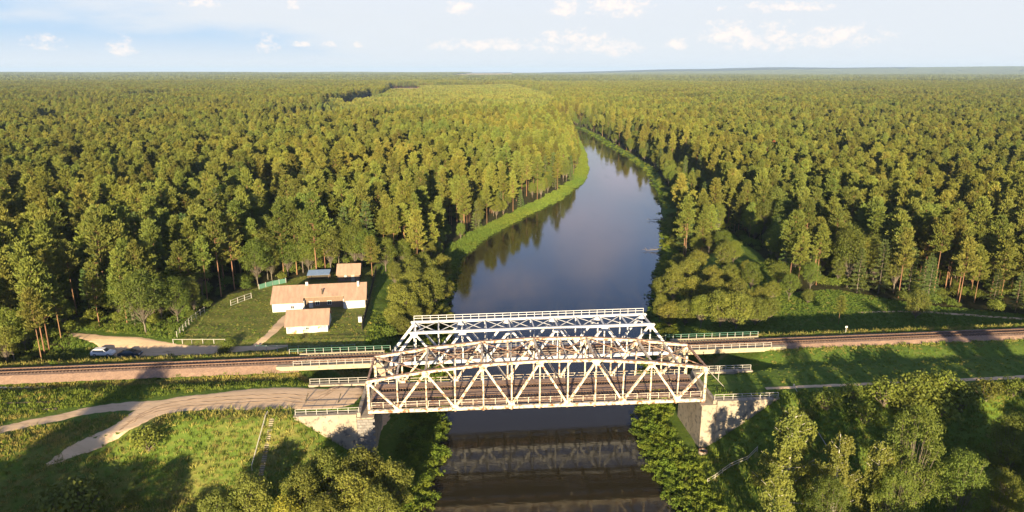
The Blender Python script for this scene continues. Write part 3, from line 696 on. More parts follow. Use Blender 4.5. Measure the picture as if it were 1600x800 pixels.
# ------------------------------------------------------------ white railway bridge
def rail_bridge():
    root = empty('railway_bridge', bpt(0, 0, 0), BANG, label='white steel truss railway bridge behind the cream one, straight top chord with walkway railing', cat='bridge')
    L_ = BL_ - 13.3; x00 = 5.4; HW = 2.95; TZ = 6.2; B = -.1
    ntop = 6; first = 4.6; pan = (L_ - 2 * first) / (ntop - 1)
    tops = [x00 + first + pan * i for i in range(ntop)]; bots = [x00] + [x00 + first + pan * (i + .5) for i in range(ntop - 1)] + [x00 + L_]
    for y in (-HW, HW):
        mb = MB(); mb.hbeam((x00 - .3, y, B), (x00 + L_ + .3, y, B), .45, .6, (0, 0, 1), .07); mb.beam((x00 - .3, y - .18, B), (x00 + L_ + .3, y - .18, B), .03, .46); mb.build('bottom_chord', M['white'], root)
        MB().beam((tops[0] - .2, y, TZ), (tops[-1] + .2, y, TZ), .5, .45).build('top_chord', M['white'], root)
        MB().hbeam((x00, y, B + .25), (tops[0], y, TZ - .1), .46, .46, (0, 1, 0), .06).build('end_post', M['white'], root)
        MB().hbeam((x00 + L_, y, B + .25), (tops[-1], y, TZ - .1), .46, .46, (0, 1, 0), .06).build('end_post', M['white'], root)
        for i, t in enumerate(tops):
            MB().hbeam((t, y, B + .3), (t, y, TZ - .2), .2, .24, (1, 0, 0), .035).build('vertical_post', M['white'], root)
            for q in (0, 1):
                if (i == 0 and q == 0) or (i == ntop - 1 and q == 1): continue
                bx = bots[i + q]
                MB().hbeam((t + (.12 if q else -.12), y, TZ - .15), (bx, y, B + .25), .36, .36, (0, 1, 0), .05).build('diagonal', M['white'], root)
            mb = MB()
            for s in (-1, 1): 
                vs = [(t - .9, y + s * .24, TZ + .1), (t - .35, y + s * .24, TZ - .95), (t + .35, y + s * .24, TZ - .95), (t + .9, y + s * .24, TZ + .1)]
                vs2 = [(v[0], v[1] + .03, v[2]) for v in vs]; mb.add(vs + vs2, [(0, 1, 2, 3), (7, 6, 5, 4), (0, 4, 5, 1), (1, 5, 6, 2), (2, 6, 7, 3), (3, 7, 4, 0)])
            mb.build('gusset_plate', M['white'], root)
        for bx in bots[1:-1]: MB().hbeam((bx, y, B + .3), (bx, y, TZ - .2), .18, .22, (1, 0, 0), .035).build('vertical_post', M['white'], root)
    pts = sorted(tops + bots[1:-1])
    for t in pts:
        MB().beam((t, -HW + .25, TZ + .02), (t, HW - .25, TZ + .02), .2, .25).build('cross_strut', M['white'], root)
    for a, b in zip(pts[:-1], pts[1:]):
        for s in (-1, 1): MB().beam((a + .1, -s * (HW - .25), TZ + .05 * s), (b - .1, s * (HW - .25), TZ + .05 * s), .14, .09).build('lateral_brace', M['white'], root)
    for t, e in ((tops[0], x00), (tops[-1], x00 + L_)):
        for f in (.55,):
            xx = e + (t - e) * f; zz = B + (TZ - B) * f
            MB().beam((xx, -HW + .2, zz + 1.2), (xx, HW - .2, zz + 1.2), .0001, .0001)
    # inspection walkway on both top chords
    for y in (HW + .1, -HW):
        hh = (1.0,) if y < 0 else (.55, 1.05)
        for h in (hh if y > 0 else ()): MB().beam((tops[0] - .2, y, TZ + .22 + h), (tops[-1] + .2, y, TZ + .22 + h), .09, .09).build('walkway_handrail', M['white'], root)
        if y > 0:
            o0 = None; n = 29
            for k in range(n + 1):
                if o0 is None: o = o0 = MB().box((0, 0, .55), (.08, .08, 1.05)).build('walkway_post', M['white'], root)
                else: o = o0.copy(); COL.objects.link(o)
                o.parent = root; o.location = (tops[0] - .2 + (tops[-1] - tops[0] + .4) * k / n, y, TZ + .2)
    for x in [x00 + L_ * i / 10 for i in range(11)]:
        MB().hbeam((x, -HW + .2, -.3), (x, HW - .2, -.3), .3, .6, (0, 0, 1), .05).build('floor_beam', M['white'], root)
    for y in (-.8, .8): MB().hbeam((-10.0, y, -.05), (BL_ + 10, y, -.05), .25, .5, (0, 0, 1), .05).build('stringer', M['rail'], root)
    for y in (-2.0, 2.0):
        mb = MB()
        for k in range(3): mb.box((x00 + L_ / 2, y + (k - 1) * .27, .3), (L_, .24, .05))
        mb.build('walkway_planking', M['plank'], root)
        for z in (.75, 1.25): MB().beam((x00, y * 1.22, z), (x00 + L_, y * 1.22, z), .05, .05).build('handrail', M['galv'], root)
        o0 = None
        for k in range(28):
            if o0 is None: o = o0 = MB().box((0, 0, .5), (.06, .06, 1.0)).build('railing_post', M['galv'], root)
            else: o = o0.copy(); COL.objects.link(o)
            o.parent = root; o.location = (x00 + .5 + k * (L_ - 1) / 27, y * 1.22, .27)
    # piers and approach spans
    for s, bx in ((-1, 4.6), (1, BL_ - 7.1)):
        mb = MB(); mb.box((bx + .2 * s, 0, -6.2), (3.2, 7.6, 10.6)); mb.build('pier', M['conc'], root)
        MB().box((bx + .2 * s, 0, -.78), (3.6, 8.0, .3)).build('pier_cap', M['conc'], root, bevel=.03)
        a, b = (bx + s * 1.0, -13.2 if s < 0 else BL_ + 13.2)
        mb = MB(); mb.box(((a + b) / 2, 0, -.28), (abs(b - a), 6.6, .32)); mb.box(((a + b) / 2, -3.0, -.14), (abs(b - a), .5, .9)); mb.box(((a + b) / 2, 3.0, -.14), (abs(b - a), .5, .9))
        mb.build('approach_girder', M['girder'], root)
        # tapered end block
        mb = MB(); e = b + s * .03; pr = [(0, .31), (3.2 * s, .31), (3.2 * s, -.1), (0, -1.5)]
        vs = [(e + q[0], -3.27, q[1]) for q in pr] + [(e + q[0], -2.3, q[1]) for q in pr]
        mb.add(vs, [(0, 1, 2, 3), (7, 6, 5, 4), (0, 4, 5, 1), (1, 5, 6, 2), (2, 6, 7, 3), (3, 7, 4, 0)]); mb.build('end_block', M['girder'], root)
rail_bridge()
railing('approach_railing', bpt(-13.2, -3.1, .3), bpt(4.8, -3.1, .3), 1.0, M['galv'], M['galv'], 'near pale railing on the left approach span of the railway bridge', 'railings on the approach spans', step=1.7)
railing('approach_railing', bpt(-15.2, 3.1, .3), bpt(4.8, 3.1, .3), 1.0, M['galv'], M['green'], 'far green topped railing on the left approach span, facing the farm', 'railings on the approach spans', step=1.7)
railing('approach_railing', bpt(BL_ - 7.2, -3.1, .3), bpt(BL_ + 13.2, -3.1, .3), 1.0, M['galv'], M['galv'], 'near pale railing on the right approach span of the railway bridge', 'railings on the approach spans', step=1.7)
railing('approach_railing', bpt(BL_ - 7.2, 3.1, .3), bpt(BL_ + 13.2, 3.1, .3), 1.0, M['galv'], M['green'], 'far green topped railing on the right approach span of the railway bridge', 'railings on the approach spans', step=1.7)

# ------------------------------------------------------------ farm
def gable(root, x0, x1, y0, y1, ze, zr, mat_, over=.35, thick=.12, cut=None, name='roof'):
    """gable roof, ridge along x"""
    ym = (y0 + y1) / 2; mb = MB(); xa, xb = x0 - over, x1 + over; sl_ = (zr - ze) / (ym - y0)
    def slab(xa, xb, ya, yb, za, zb):
        vs = [(xa, ya, za), (xb, ya, za), (xb, yb, zb), (xa, yb, zb)]; vt = [(v[0], v[1], v[2] + thick) for v in vs]
        mb.add(vs + vt, [(3, 2, 1, 0), (4, 5, 6, 7), (0, 1, 5, 4), (1, 2, 6, 5), (2, 3, 7, 6), (3, 0, 4, 7)])
    if cut:
        c0, c1, cy = cut
        slab(xa, c0, y0 - over, ym, ze - over * sl_, zr); slab(c1, xb, y0 - over, ym, ze - over * sl_, zr); slab(c0, c1, y0 + cy, ym, ze + cy * sl_, zr)
    else: slab(xa, xb, y0 - over, ym, ze - over * sl_, zr)
    slab(xa, xb, ym, y1 + over, zr, ze - over * sl_)
    # corrugation laths
    nx_ = int((xb - xa) / .9)
    for i in range(nx_ + 1):
        x = xa + (xb - xa) * i / nx_
        ya = y0 + cut[2] if cut and cut[0] < x < cut[1] else y0 - over
        za = ze + (ya - y0) * sl_
        mb.beam((x, ya + .02, za + thick + .015), (x, ym, zr + thick + .015), .06, .03)
    o = mb.build(name, mat_, root); 
    MB().beam((xa, ym, zr + thick + .03), (xb, ym, zr + thick + .03), .35, .07).build('ridge_cap', mat_, o)
    return o
def win(parent, x, y, z, w=.9, h=.9):
    f = MB().box((x, y, z), (w + .18, .1, h + .18)).build('window', M['wallw'], parent)
    MB().box((x, y - .055, z), (w, .03, h)).build('pane', M['glass'], f)
    MB().box((x, y - .08, z), (.06, .03, h)).build('glazing_bar', M['wallw'], f)
def walls(root, x0, x1, y0, y1, h, zr, mat_, name='wall', t=.25):
    ym = (y0 + y1) / 2
    mb = MB(); mb.box(((x0 + x1) / 2, y1 - t / 2, h / 2), (x1 - x0, t, h))
    for x, s in ((x0, 1), (x1, -1)):
        pr = [(y0, 0), (y1 - t - .003, 0), (y1 - t - .003, h - .1), (ym, zr - .15), (y0, h - .1)]
        vs = [(x, a, b) for a, b in pr] + [(x + s * t, a, b) for a, b in pr]; n = 5
        mb.add(vs, [tuple(range(n)), tuple(range(2 * n - 1, n - 1, -1))] + [(i, i + n, (i + 1) % n + n, (i + 1) % n) for i in range(n)])
    return mb.build(name, mat_, root)
def farmhouse():
    x, y, z = *P(426, 487.5, -2), -2; x2, y2 = P(571, 480.5, -2)
    ang = math.atan2(y2 - y, x2 - x); L_ = math.hypot(x2 - x, y2 - y)
    zz = min(zat(x, y), zat(x2, y2)) - .15
    r = empty('farmhouse', (x, y, zz), ang, label='long low white farmhouse with faded pinkish roof', cat='house')
    D = 9.6; h = 2.5; zr = 5.3; c0, c1 = 7.6, 17.0
    walls(r, 0, L_, 0, D, h, zr, M['wallw'])
    MB().box((c0 / 2, .13, h / 2 - .0), (c0 - .02 - .5, .25, h - .02)).build('front_wall', M['wallw'], r)
    MB().box(((c1 + L_) / 2, .13, h / 2), (L_ - c1 - .52, .25, h - .02)).build('front_wall', M['wallw'], r)
    MB().box(((c0 + c1) / 2, 1.75, h / 2 + .4), (c1 - c0, .2, h + .8)).build('recessed_wall', M['wood'], r)
    for xx in (c0 - .1, c1 + .1): MB().box((xx, .95, h / 2), (.2, 1.4, h + .2)).build('return_wall', M['wallw'], r)
    gable(r, 0, L_, 0, D, h, zr, M['roof'], cut=(c0 - .2, c1 + .2, 1.1))
    for xx in (10.6, 13.5): win(r, xx, 1.6, 1.5)
    d = MB().box((9.0, 1.6, 1.05), (.95, .1, 2.0)).build('door', M['wallw'], r); MB().box((9.35, 1.52, 1.0), (.12, .06, .05)).build('handle', M['dark'], d)
    for xx in (4.8,):
        if xx < L_ - 1: win(r, xx, -.03, 1.25, .7, .7)
    for xx, yy, m_, w, hh in ((7.9, D / 2 + .1, 'wallw', .6, 1.1), (20.6, D / 2 - .9, 'wallw', .5, 1.5), (11.9, 1.9, 'dark', .28, 1.5)):
        zb = h + (zr - h) * (1 - abs(yy - D / 2) / (D / 2)) - .3
        c = MB().box((xx, yy, zb + hh / 2), (w, w, hh + .3)).build('chimney' if m_ == 'wallw' else 'stovepipe', M[m_], r)
        MB().box((xx, yy, zb + hh + .2), (w + .14, w + .14, .1)).build('cap', M['dark'], c)
farmhouse()
def barn():
    x, y = P(448, 522, -2.1); x2, y2 = P(512.5, 518.5, -2.1); ang = math.atan2(y2 - y, x2 - x); L_ = math.hypot(x2 - x, y2 - y)
    r = empty('barn', (x, y, min(zat(x, y), zat(x2, y2)) - .15), ang, label='small barn with peeling patchy front in the farm yard before the long house', cat='barn')
    D = 7.4; h = 2.0; zr = 4.3
    walls(r, 0, L_, 0, D, h, zr, M['wallw'])
    MB().box((L_ / 2, .1, h / 2), (L_ - .54, .2, h - .02)).build('front_wall', M['wallr'], r)
    for xx, m_ in ((2.9, 'wallw'), (6.2, 'wallw')): MB().box((xx, -.03, .95), (1.25, .06, 1.7)).build('gate_panel', M[m_], r)
    gable(r, 0, L_, 0, D, h, zr, M['roof'])
    win(r, 4.6, -.03, 1.2, .6, .5)
barn()
def shed():
    x, y = P(528, 440, -2); x2, y2 = P(560, 439, -2); ang = math.atan2(y2 - y, x2 - x)
    r = empty('shed', (x, y, zat(x, y) - .15), ang, label='tall brown wooden shed with pale roof behind the long house', cat='shed')
    L_ = 6.0; D = 5.5; h = 2.3; zr = 4.4
    walls(r, 0, L_, 0, D, h, zr, M['wood']); MB().box((L_ / 2, .1, h / 2), (L_ - .54, .2, h - .02)).build('front_wall', M['wood'], r)
    gable(r, 0, L_, 0, D, h, zr, M['roof'])
    mb = MB(); mb.tube([(2.3, -.3, 1.6), (2.3, -.1, 1.6)], [.55, .2], 16); mb.build('satellite_dish', M['wallw'], r, smooth=True)
    MB().box((4.2, -.03, 1.0), (.9, .06, 1.9)).build('door', M['fencew'], r)
    x, y = P(482, 440, -2); r = empty('lean_to', (x, y, zat(x, y) - .05), ang, label='open lean-to with blue sheet roof behind the long house', cat='lean-to')
    for xx in (0, 5.6):
        for yy in (0, 2.6): MB().box((xx, yy, 1.0 + .1 * yy), (.14, .14, 2.0 + .2 * yy)).build('post', M['wood'], r)
    mb = MB()
    vs = [(-.3, -.3, 2.02), (5.9, -.3, 2.1), (5.9, 2.9, 2.75), (-.3, 2.9, 2.7)]; mb.add(vs + [(v[0], v[1], v[2] + .05) for v in vs], [(3, 2, 1, 0), (4, 5, 6, 7), (0, 1, 5, 4), (1, 2, 6, 5), (2, 3, 7, 6), (3, 0, 4, 7)])
    mb.build('sheet_roof', M['blue'], r); MB().box((2.8, 2.5, .8), (5.4, .1, 1.6)).build('back_boarding', M['dark'], r)
shed()
def fence(name, pts, h, step, rails, mp, mr, label, cat='fence', panel=None, group=None, post=.12):
    W_ = [PP(*q) for q in pts]; root = empty(name, W_[0], label=label, cat=cat, group=group); o = Vector(W_[0]); pm = None
    for a, b in zip(W_[:-1], W_[1:]):
        a = Vector(a); b = Vector(b); n = max(1, round((b - a).length / step)); pr = None
        for i in range(n + 1):
            p = a.lerp(b, i / n); p.z = zat(p.x, p.y)
            if pm is None: q = pm = MB().box((0, 0, h / 2 - .1), (post, post, h + .2)).build('post', mp, root)
            else: q = pm.copy(); COL.objects.link(q); q.parent = root
            q.location = p - o
            if pr is not None:
                mb = MB()
                if panel: mb.beam(pr - o + Vector((0, 0, h * .45)), p - o + Vector((0, 0, h * .45)), .05, h * .85); mb.build('board_panel', mr, root)
                else:
                    for f in rails: mb.beam(pr - o + Vector((0, 0, h * f)), p - o + Vector((0, 0, h * f)), .06, .09)
                    mb.build('rail_span', mr, root)
            pr = p
fence('board_fence', [(588, 424), (577, 470), (566, 517)], 1.9, 2.2, (), M['dark'], M['dark'], 'dark solid board fence along the right side of the farm yard', panel=True)
fence('post_fence', [(277, 528), (300, 503), (320, 489)], 1.6, 2.0, (.5, .9), M['fencew'], M['fencew'], 'grey post fence climbing the left side of the farm yard')
fence('wire_fence', [(361, 478), (393, 466)], 1.5, 2.2, (.1, .5, .95), M['galv'], M['galv'], 'short pale mesh fence at the upper left of the yard')
fence('green_fence', [(405, 452), (426, 446), (447, 442)], 1.5, 2.4, (), M['galv'], M['green'], 'green panel fence left behind the long house', panel=True)
fence('white_fence', [(271, 537), (300, 537), (352, 537)], 1.1, 2.6, (.92,), M['galv'], M['galv'], 'whitish single-rail fence beside the sandy parking lane')
fence('yard_fence', [(400, 548), (450, 549), (500, 549), (555, 546)], 1.3, 2.5, (.9,), M['galv'], M['green'], 'green fence with pale posts at the front of the farm yard', post=.1)
def box_thing(name, px, py, dims, mats, label, cat):
    x, y, z = PP(px, py); r = empty(name, (x, y, z), .1, label=label, cat=cat)
    MB().box((0, 0, dims[2] / 2), dims).build('cabinet', mats, r); MB().box((0, 0, dims[2] + .04), (dims[0] + .12, dims[1] + .12, .08)).build('lid', M['galv'], r)
box_thing('meter_cabinet', 563, 503, (.8, .6, 1.3), M['wallw'], 'small white cabinet standing by the dark board fence', 'cabinet')

# ------------------------------------------------------------ cars
def car(px, py, body, label, rz, wagon):
    paint = mat('car_paint_' + ('white' if wagon else 'blue'), body, rough=.25, spec=.6)
    tyre = mat('tyre_rubber' + ('_a' if wagon else '_b'), (.02, .02, .02)); hub = M['galv']
    x, y, z = PP(px, py); r = empty('parked_car', (x, y, z + .02), rz, label=label, cat='car', group='cars parked on the sandy lane')
    L_, Wd = 4.5, 1.78
    if wagon: top = [(-2.25, .95), (-2.1, 1.15), (-1.75, 1.52), (-.2, 1.56), (.35, 1.5), (1.15, 1.0), (2.1, .85), (2.25, .6)]
    else: top = [(-2.25, .85), (-1.9, .98), (-1.3, 1.02), (-.75, 1.42), (.2, 1.44), (1.05, .98), (2.1, .8), (2.25, .55)]
    lowb = [(-2.25, .3), (2.25, .3)]
    # body: lower hull up to belt line plus tapering cabin
    def hull(prof, wf, zmin):
        V = []; F = []
        for (xx, zz) in prof:
            for (s, zq, k) in ((-1, zmin, .93), (-1, min(zz, .62), 1.0), (-1, min(zz, .95), .97), (-1, zz, wf(xx, zz)), (1, zz, wf(xx, zz)), (1, min(zz, .95), .97), (1, min(zz, .62), 1.0), (1, zmin, .93)):
                V.append((xx, s * k * Wd / 2, zq))
        n = 8
        for i in range(len(prof) - 1):
            for j in range(n): F.append((i * n + j, i * n + (j + 1) % n, (i + 1) * n + (j + 1) % n, (i + 1) * n + j))
        F.append(tuple(range(n))); F.append(tuple((len(prof) - 1) * n + j for j in range(n))[::-1])
        return V, F
    V, F = hull(top, lambda a, zz: .72 if zz > 1.3 else (.84 if zz > 1.05 else .93), .28)
    mb = MB(); mb.add(V, F); mb.build('body', paint, r, bevel=.03)
    g = M['glass']
    def quad(vs, nm):
        c = sum((Vector(v) for v in vs), Vector()) / 4; n_ = (Vector(vs[1]) - Vector(vs[0])).cross(Vector(vs[2]) - Vector(vs[0])).normalized()
        vt = [tuple(Vector(v) + n_ * .02) for v in vs]; vb = [tuple(Vector(v) - n_ * .02) for v in vs]
        MB().add(vb + vt, [(3, 2, 1, 0), (4, 5, 6, 7), (0, 1, 5, 4), (1, 2, 6, 5), (2, 3, 7, 6), (3, 0, 4, 7)]).build(nm, g, r)
    hw = Wd / 2
    if wagon: fx, fz, gx2, gz2, rx = 1.08, 1.05, .42, 1.47, -1.8
    else: fx, fz, gx2, gz2, rx = .98, 1.03, .25, 1.4, -.85
    quad([(fx, -hw * .82, fz), (fx, hw * .82, fz), (gx2, hw * .68, gz2), (gx2, -hw * .68, gz2)], 'windscreen')
    for s in (-1, 1):
        quad([(rx if wagon else -1.15, s * hw * .955, 1.0), (fx - .2, s * hw * .955, 1.0), (gx2 - .05, s * hw * .765, 1.43 if wagon else 1.34), (rx + .15, s * hw * .765, 1.43 if wagon else 1.34)], 'side_window')
    if wagon: quad([(-2.14, hw * .8, 1.15), (-2.14, -hw * .8, 1.15), (-1.85, -hw * .68, 1.42), (-1.85, hw * .68, 1.42)], 'rear_window')
    else: quad([(-1.27, hw * .8, 1.06), (-1.27, -hw * .8, 1.06), (-.82, -hw * .68, 1.36), (-.82, hw * .68, 1.36)], 'rear_window')
    for xx in (-1.4, 1.4):
        for s in (-1, 1):
            w = MB().tube([(0, -.11, 0), (0, .11, 0)], .33, 18).build('wheel', tyre, r); w.location = (xx, s * (hw - .08), .31)
            MB().tube([(0, s * .1, 0), (0, s * .125, 0)], .2, 14).build('rim', hub, w)
    for s in (-1, 1):
        MB().box((2.2, s * .62, .66), (.1, .34, .14)).build('headlight', M['wallw'], r)
        MB().box((-2.22, s * .66, .78), (.1, .25, .2)).build('tail_light', M['rust'], r)
        MB().box((.75, s * (hw + .06), 1.0), (.16, .14, .12)).build('mirror', paint, r)
car(162, 555, (.82, .82, .84), 'white estate car parked at the left on the sandy lane', .02, True)
car(204, 556, (.03, .045, .07), 'dark blue saloon parked right of the white estate car', .03, False)

# ------------------------------------------------------------ small things round the bridges
def stairs():
    x0, y0, z0 = PP(425, 655); x1, y1, z1 = PP(408, 742); n = 26
    r = empty('slope_stairs', (x0, y0, z0), label='narrow concrete steps running down the sunny left slope', cat='stairs')
    mb = MB()
    for i in range(n):
        t = i / (n - 1); x = x0 + (x1 - x0) * t; y = y0 + (y1 - y0) * t
        mb.box((x - x0, y - y0, zat(x, y) - z0 + .06), (.7, .24, .14), math.atan2(y1 - y0, x1 - x0) - math.pi / 2)
    mb.build('steps', M['conc'], r)
    pts = []
    a0 = PP(419, 650); a1 = PP(394, 735)
    for i in range(9):
        t = i / 8; x = a0[0] + (a1[0] - a0[0]) * t; y = a0[1] + (a1[1] - a0[1]) * t; pts.append((x, y, zat(x, y) + .9))
    r = empty('slope_handrail', (a0[0], a0[1], a0[2]), label='pale pipe handrail beside the concrete steps', cat='handrail')
    MB().tube([(p[0] - a0[0], p[1] - a0[1], p[2] - a0[2]) for p in pts], .07, 7).build('pipe', M['galv'], r)
    for p in pts[::2]: MB().box((p[0] - a0[0], p[1] - a0[1], p[2] - a0[2] - .5), (.07, .07, .98)).build('post', M['galv'], r)
stairs()
def ring():
    x, y = apt(AL - .4, -2.6, 0)[:2]; z = zat(x, y)
    r = empty('concrete_ring', (x, y, z), label='round concrete well ring with rusty rim at the foot of right abutment', cat='well ring')
    mb = MB(); n = 28; V = []
    for (rr, zz) in ((.78, -.3), (.78, .55), (.62, .55), (.62, -.3)):
        for k in range(n): V.append((rr * math.cos(2 * math.pi * k / n), rr * math.sin(2 * math.pi * k / n), zz))
    F = [(a * n + k, a * n + (k + 1) % n, ((a + 1) % 4) * n + (k + 1) % n, ((a + 1) % 4) * n + k) for a in range(4) for k in range(n)]
    mb.add(V, F); mb.build('ring_wall', M['conc'], r, smooth=False)
    mb = MB(); mb.tube([(.7 * math.cos(t * math.pi / 14), .7 * math.sin(t * math.pi / 14), .6) for t in range(29)], .07, 6, cap=False); mb.build('rim', M['rust'], r)
ring()
def old_beam(name, px0, py0, px1, py1, th, m_, label, cat, lift=.1):
    a = PP(px0, py0); b = PP(px1, py1); r = empty(name, a, label=label, cat=cat)
    n = 10; pts = []
    for i in range(n + 1):
        x = a[0] + (b[0] - a[0]) * i / n; y = a[1] + (b[1] - a[1]) * i / n; pts.append((x - a[0], y - a[1], zat(x, y) - a[2] + lift))
    MB().tube(pts, th, 6).build('pole_shaft', m_, r); MB().box((pts[-1][0], pts[-1][1], pts[-1][2]), (th * 2.6, th * 2.6, th * 2.6)).build('end_block', m_, r)
old_beam('timber_beam', -60, 606, 68, 607, .22, M['fencew'], 'pale long timber lying in grass just below the railway at far left', 'timber')
old_beam('timber_beam', -60, 632, 92, 629, .16, M['dark'], 'thin upper dark timber lying in the grass left of the dirt road', 'timber')
old_beam('timber_beam', -60, 643, 88, 640, .16, M['dark'], 'thin lower dark timber lying in the grass left of the dirt road', 'timber')
def post_sign():
    x, y, z = PP(1321, 521); r = empty('trackside_marker', (x, y, z), label='short post with small white plate beside the railway on the right', cat='marker post')
    MB().box((0, 0, .7), (.12, .12, 1.6)).build('post', M['galv'], r); MB().box((0, -.08, 1.55), (.5, .05, .4)).build('plate', M['wallw'], r)
    x, y, z = PP(1122, 594); r = empty('metal_post', (x, y, z), label='thin pale metal post in the dark grass right of the old bridge', cat='post')
    MB().tube([(0, 0, 0), (0.05, 0, 2.8)], .07, 7).build('shaft', M['galv'], r); MB().box((.05, 0, 2.85), (.3, .2, .16)).build('head', M['galv'], r)
post_sign()
def leaning(name, a, b, rad, m_, label, cat, sag=0):
    a = Vector(a); b = Vector(b); r = empty(name, tuple(a), label=label, cat=cat); pts = []
    for i in range(13):
        t = i / 12; p = (b - a) * t; p.z -= sag * 4 * t * (1 - t); pts.append(tuple(p))
    MB().tube(pts, rad, 6).build('span', m_, r)
    MB().box((0, 0, 0), (rad * 4, rad * 4, rad * 4)).build('anchor', m_, r)
e = apt(AL, 0, 5.6); g = PP(1131, 604)
leaning('stay_pole', e, g, .07, M['galv'], 'thin straight stay running from the bridge portal to the grass', 'stay')
g1 = PP(1240, 607); g2 = PP(1292, 712)
leaning('slack_cable', (g1[0], g1[1], g1[2] + .7), (g2[0], g2[1], g2[2] + 1.5), .06, M['galv'], 'pale cable running down the dark right slope to the birches', 'cable', .5)
fence('riverside_fence', [(1105, 757), (1140, 733), (1183, 706)], 1.1, 1.8, (.5, .9), M['fencew'], M['fencew'], 'old thin fence in the grass below the right abutment', post=.08)
for i, (px, py, lab) in enumerate(((610, 605, 'nearest'), (0, 0, ''))):
    pass
# worn posts at the end of the dirt road
for (px, py, h, lab) in ((477, 628, 1.4, 'short leaning dark stake at left end of the near wing railing'), (528, 630, 1.6, 'leaning dark stake at middle of the near wing railing')):
    x, y, z = PP(px, py); r = empty('wooden_stake', (x, y, z), label=lab, cat='stake')
    MB().beam((0, 0, 0), (.5, .3, h), .14, .14).build('shaft', M['dark'], r); MB().box((.5, .3, h), (.2, .2, .08)).build('head', M['dark'], r)

# ------------------------------------------------------------ trees
def leaf_quads(C, Nn, size, aspect=.6, jit=.6, r=rng):
    """C centres, Nn preferred normals; returns quads"""
    n = len(C); Nn = Nn + r.normal(0, jit, (n, 3)); Nn /= np.linalg.norm(Nn, axis=1)[:, None] + 1e-9
    T = np.cross(Nn, r.normal(0, 1, (n, 3))); T /= np.linalg.norm(T, axis=1)[:, None] + 1e-9; U = np.cross(Nn, T)
    s = (size * r.uniform(.6, 1.3, n))[:, None]
    V = np.stack([C - T * s, C + U * s * aspect, C + T * s, C - U * s * aspect], 1).reshape(-1, 3)
    return V, np.arange(4 * n).reshape(n, 4)
def spikes(C, D, length, width, r=rng):
    """needle sprays: thin quads pointing along D"""
    n = len(C); D = D / (np.linalg.norm(D, axis=1)[:, None] + 1e-9); T = np.cross(D, r.normal(0, 1, (n, 3))); T /= np.linalg.norm(T, axis=1)[:, None] + 1e-9
    l = (length * r.uniform(.6, 1.3, n))[:, None]; w = (width * r.uniform(.7, 1.2, n))[:, None]
    V = np.stack([C, C + D * l * .55 + T * w, C + D * l, C + D * l * .55 - T * w], 1).reshape(-1, 3)
    return V, np.arange(4 * n).reshape(n, 4)
def merge(parts):
    Vs = []; Fs = []; o = 0
    for V, F in parts: Vs.append(V); Fs.append(F + o); o += len(V)
    return np.concatenate(Vs), np.concatenate(Fs)
def trunk_mesh(name, H, r0, mat_, limbs=(), lean=(0, 0), wig=.25, seed=0, n=7, top=1.0):
    rr = random.Random(seed); mb = MB(); pts = []; rad = []
    K = 8
    for i in range(K + 1):
        t = i / K; pts.append((lean[0] * t + wig * math.sin(t * 3 + seed) * t, lean[1] * t + wig * math.cos(t * 2.3 + seed) * t, H * t * top - .4 * (i == 0))); rad.append(r0 * (1 - .85 * t) * (1.25 if i == 0 else 1))
    mb.tube(pts, rad, n)
    for (a, b, r_) in limbs:
        a = np.asarray(a); b = np.asarray(b); m = a * .5 + b * .5 + np.array([0, 0, -.08 * np.linalg.norm(b - a)])
        mb.tube([a, m, b], [r_, r_ * .7, r_ * .3], 4, cap=False)
    me = bpy.data.meshes.new(name); me.from_pydata(mb.v, [], mb.f); me.materials.append(mat_); me.polygons.foreach_set('use_smooth', [True] * len(me.polygons)); me.update()
    return me, pts
def pine_proto(seed, H=20, base=.5, rad=2.5, mat_=None, dens=1.0, flat=.0, nb=44, cs=16, bark=None):
    r = np.random.default_rng(seed); parts = []; limbs = []
    for i in range(nb):
        t = (i + r.uniform(0, 1)) / nb; z = H * (base + (1 - base) * t ** .92)
        prof = min(1.0, t * 3.2 + .45) * (1 - t) ** .62 * 1.12 + .10
        L_ = rad * prof * r.uniform(.6, 1.18) * (.55 if r.random() < .15 else 1)
        a = i * 2.4 + r.uniform(-.5, .5); dirn = np.array([math.cos(a), math.sin(a), .18 + .55 * t + r.uniform(-.12, .12)])
        p0 = np.array([0, 0, z - L_ * .1]); p1 = p0 + dirn * L_
        limbs.append((p0, p1, .05))
        k = max(2, int(3 + L_))
        for j in range(k):
            f = .38 + .65 * (j + r.uniform(0, .6)) / k; c = p0 + dirn * L_ * f + r.normal(0, .12, 3); rr = (.36 + .26 * f) * (L_ / rad * .5 + .55)
            n = int(cs * dens * r.uniform(.7, 1.3)); C = c + r.normal(0, 1, (n, 3)) * np.array([rr, rr, rr * .36]) * .62
            D = (C - c) * 1.0 + dirn * .5 + np.array([0, 0, .6]) + r.normal(0, .25, (n, 3))
            parts.append(spikes(C, D, .72, .15, r))
    n = int(50 * dens); C = np.stack([r.normal(0, .3, n), r.normal(0, .3, n), H * .985 + r.normal(0, .4, n)], 1); parts.append(spikes(C, np.stack([r.normal(0, .5, n), r.normal(0, .5, n), np.ones(n)], 1), .5, .09, r))
    V, F = merge(parts); me = np_mesh('pine_crown', V, F, (mat_ or M['pine'],))
    tm, _ = trunk_mesh('pine_trunk', H, .17, bark or M['bark_p'], limbs, wig=.12, seed=seed)
    return me, tm
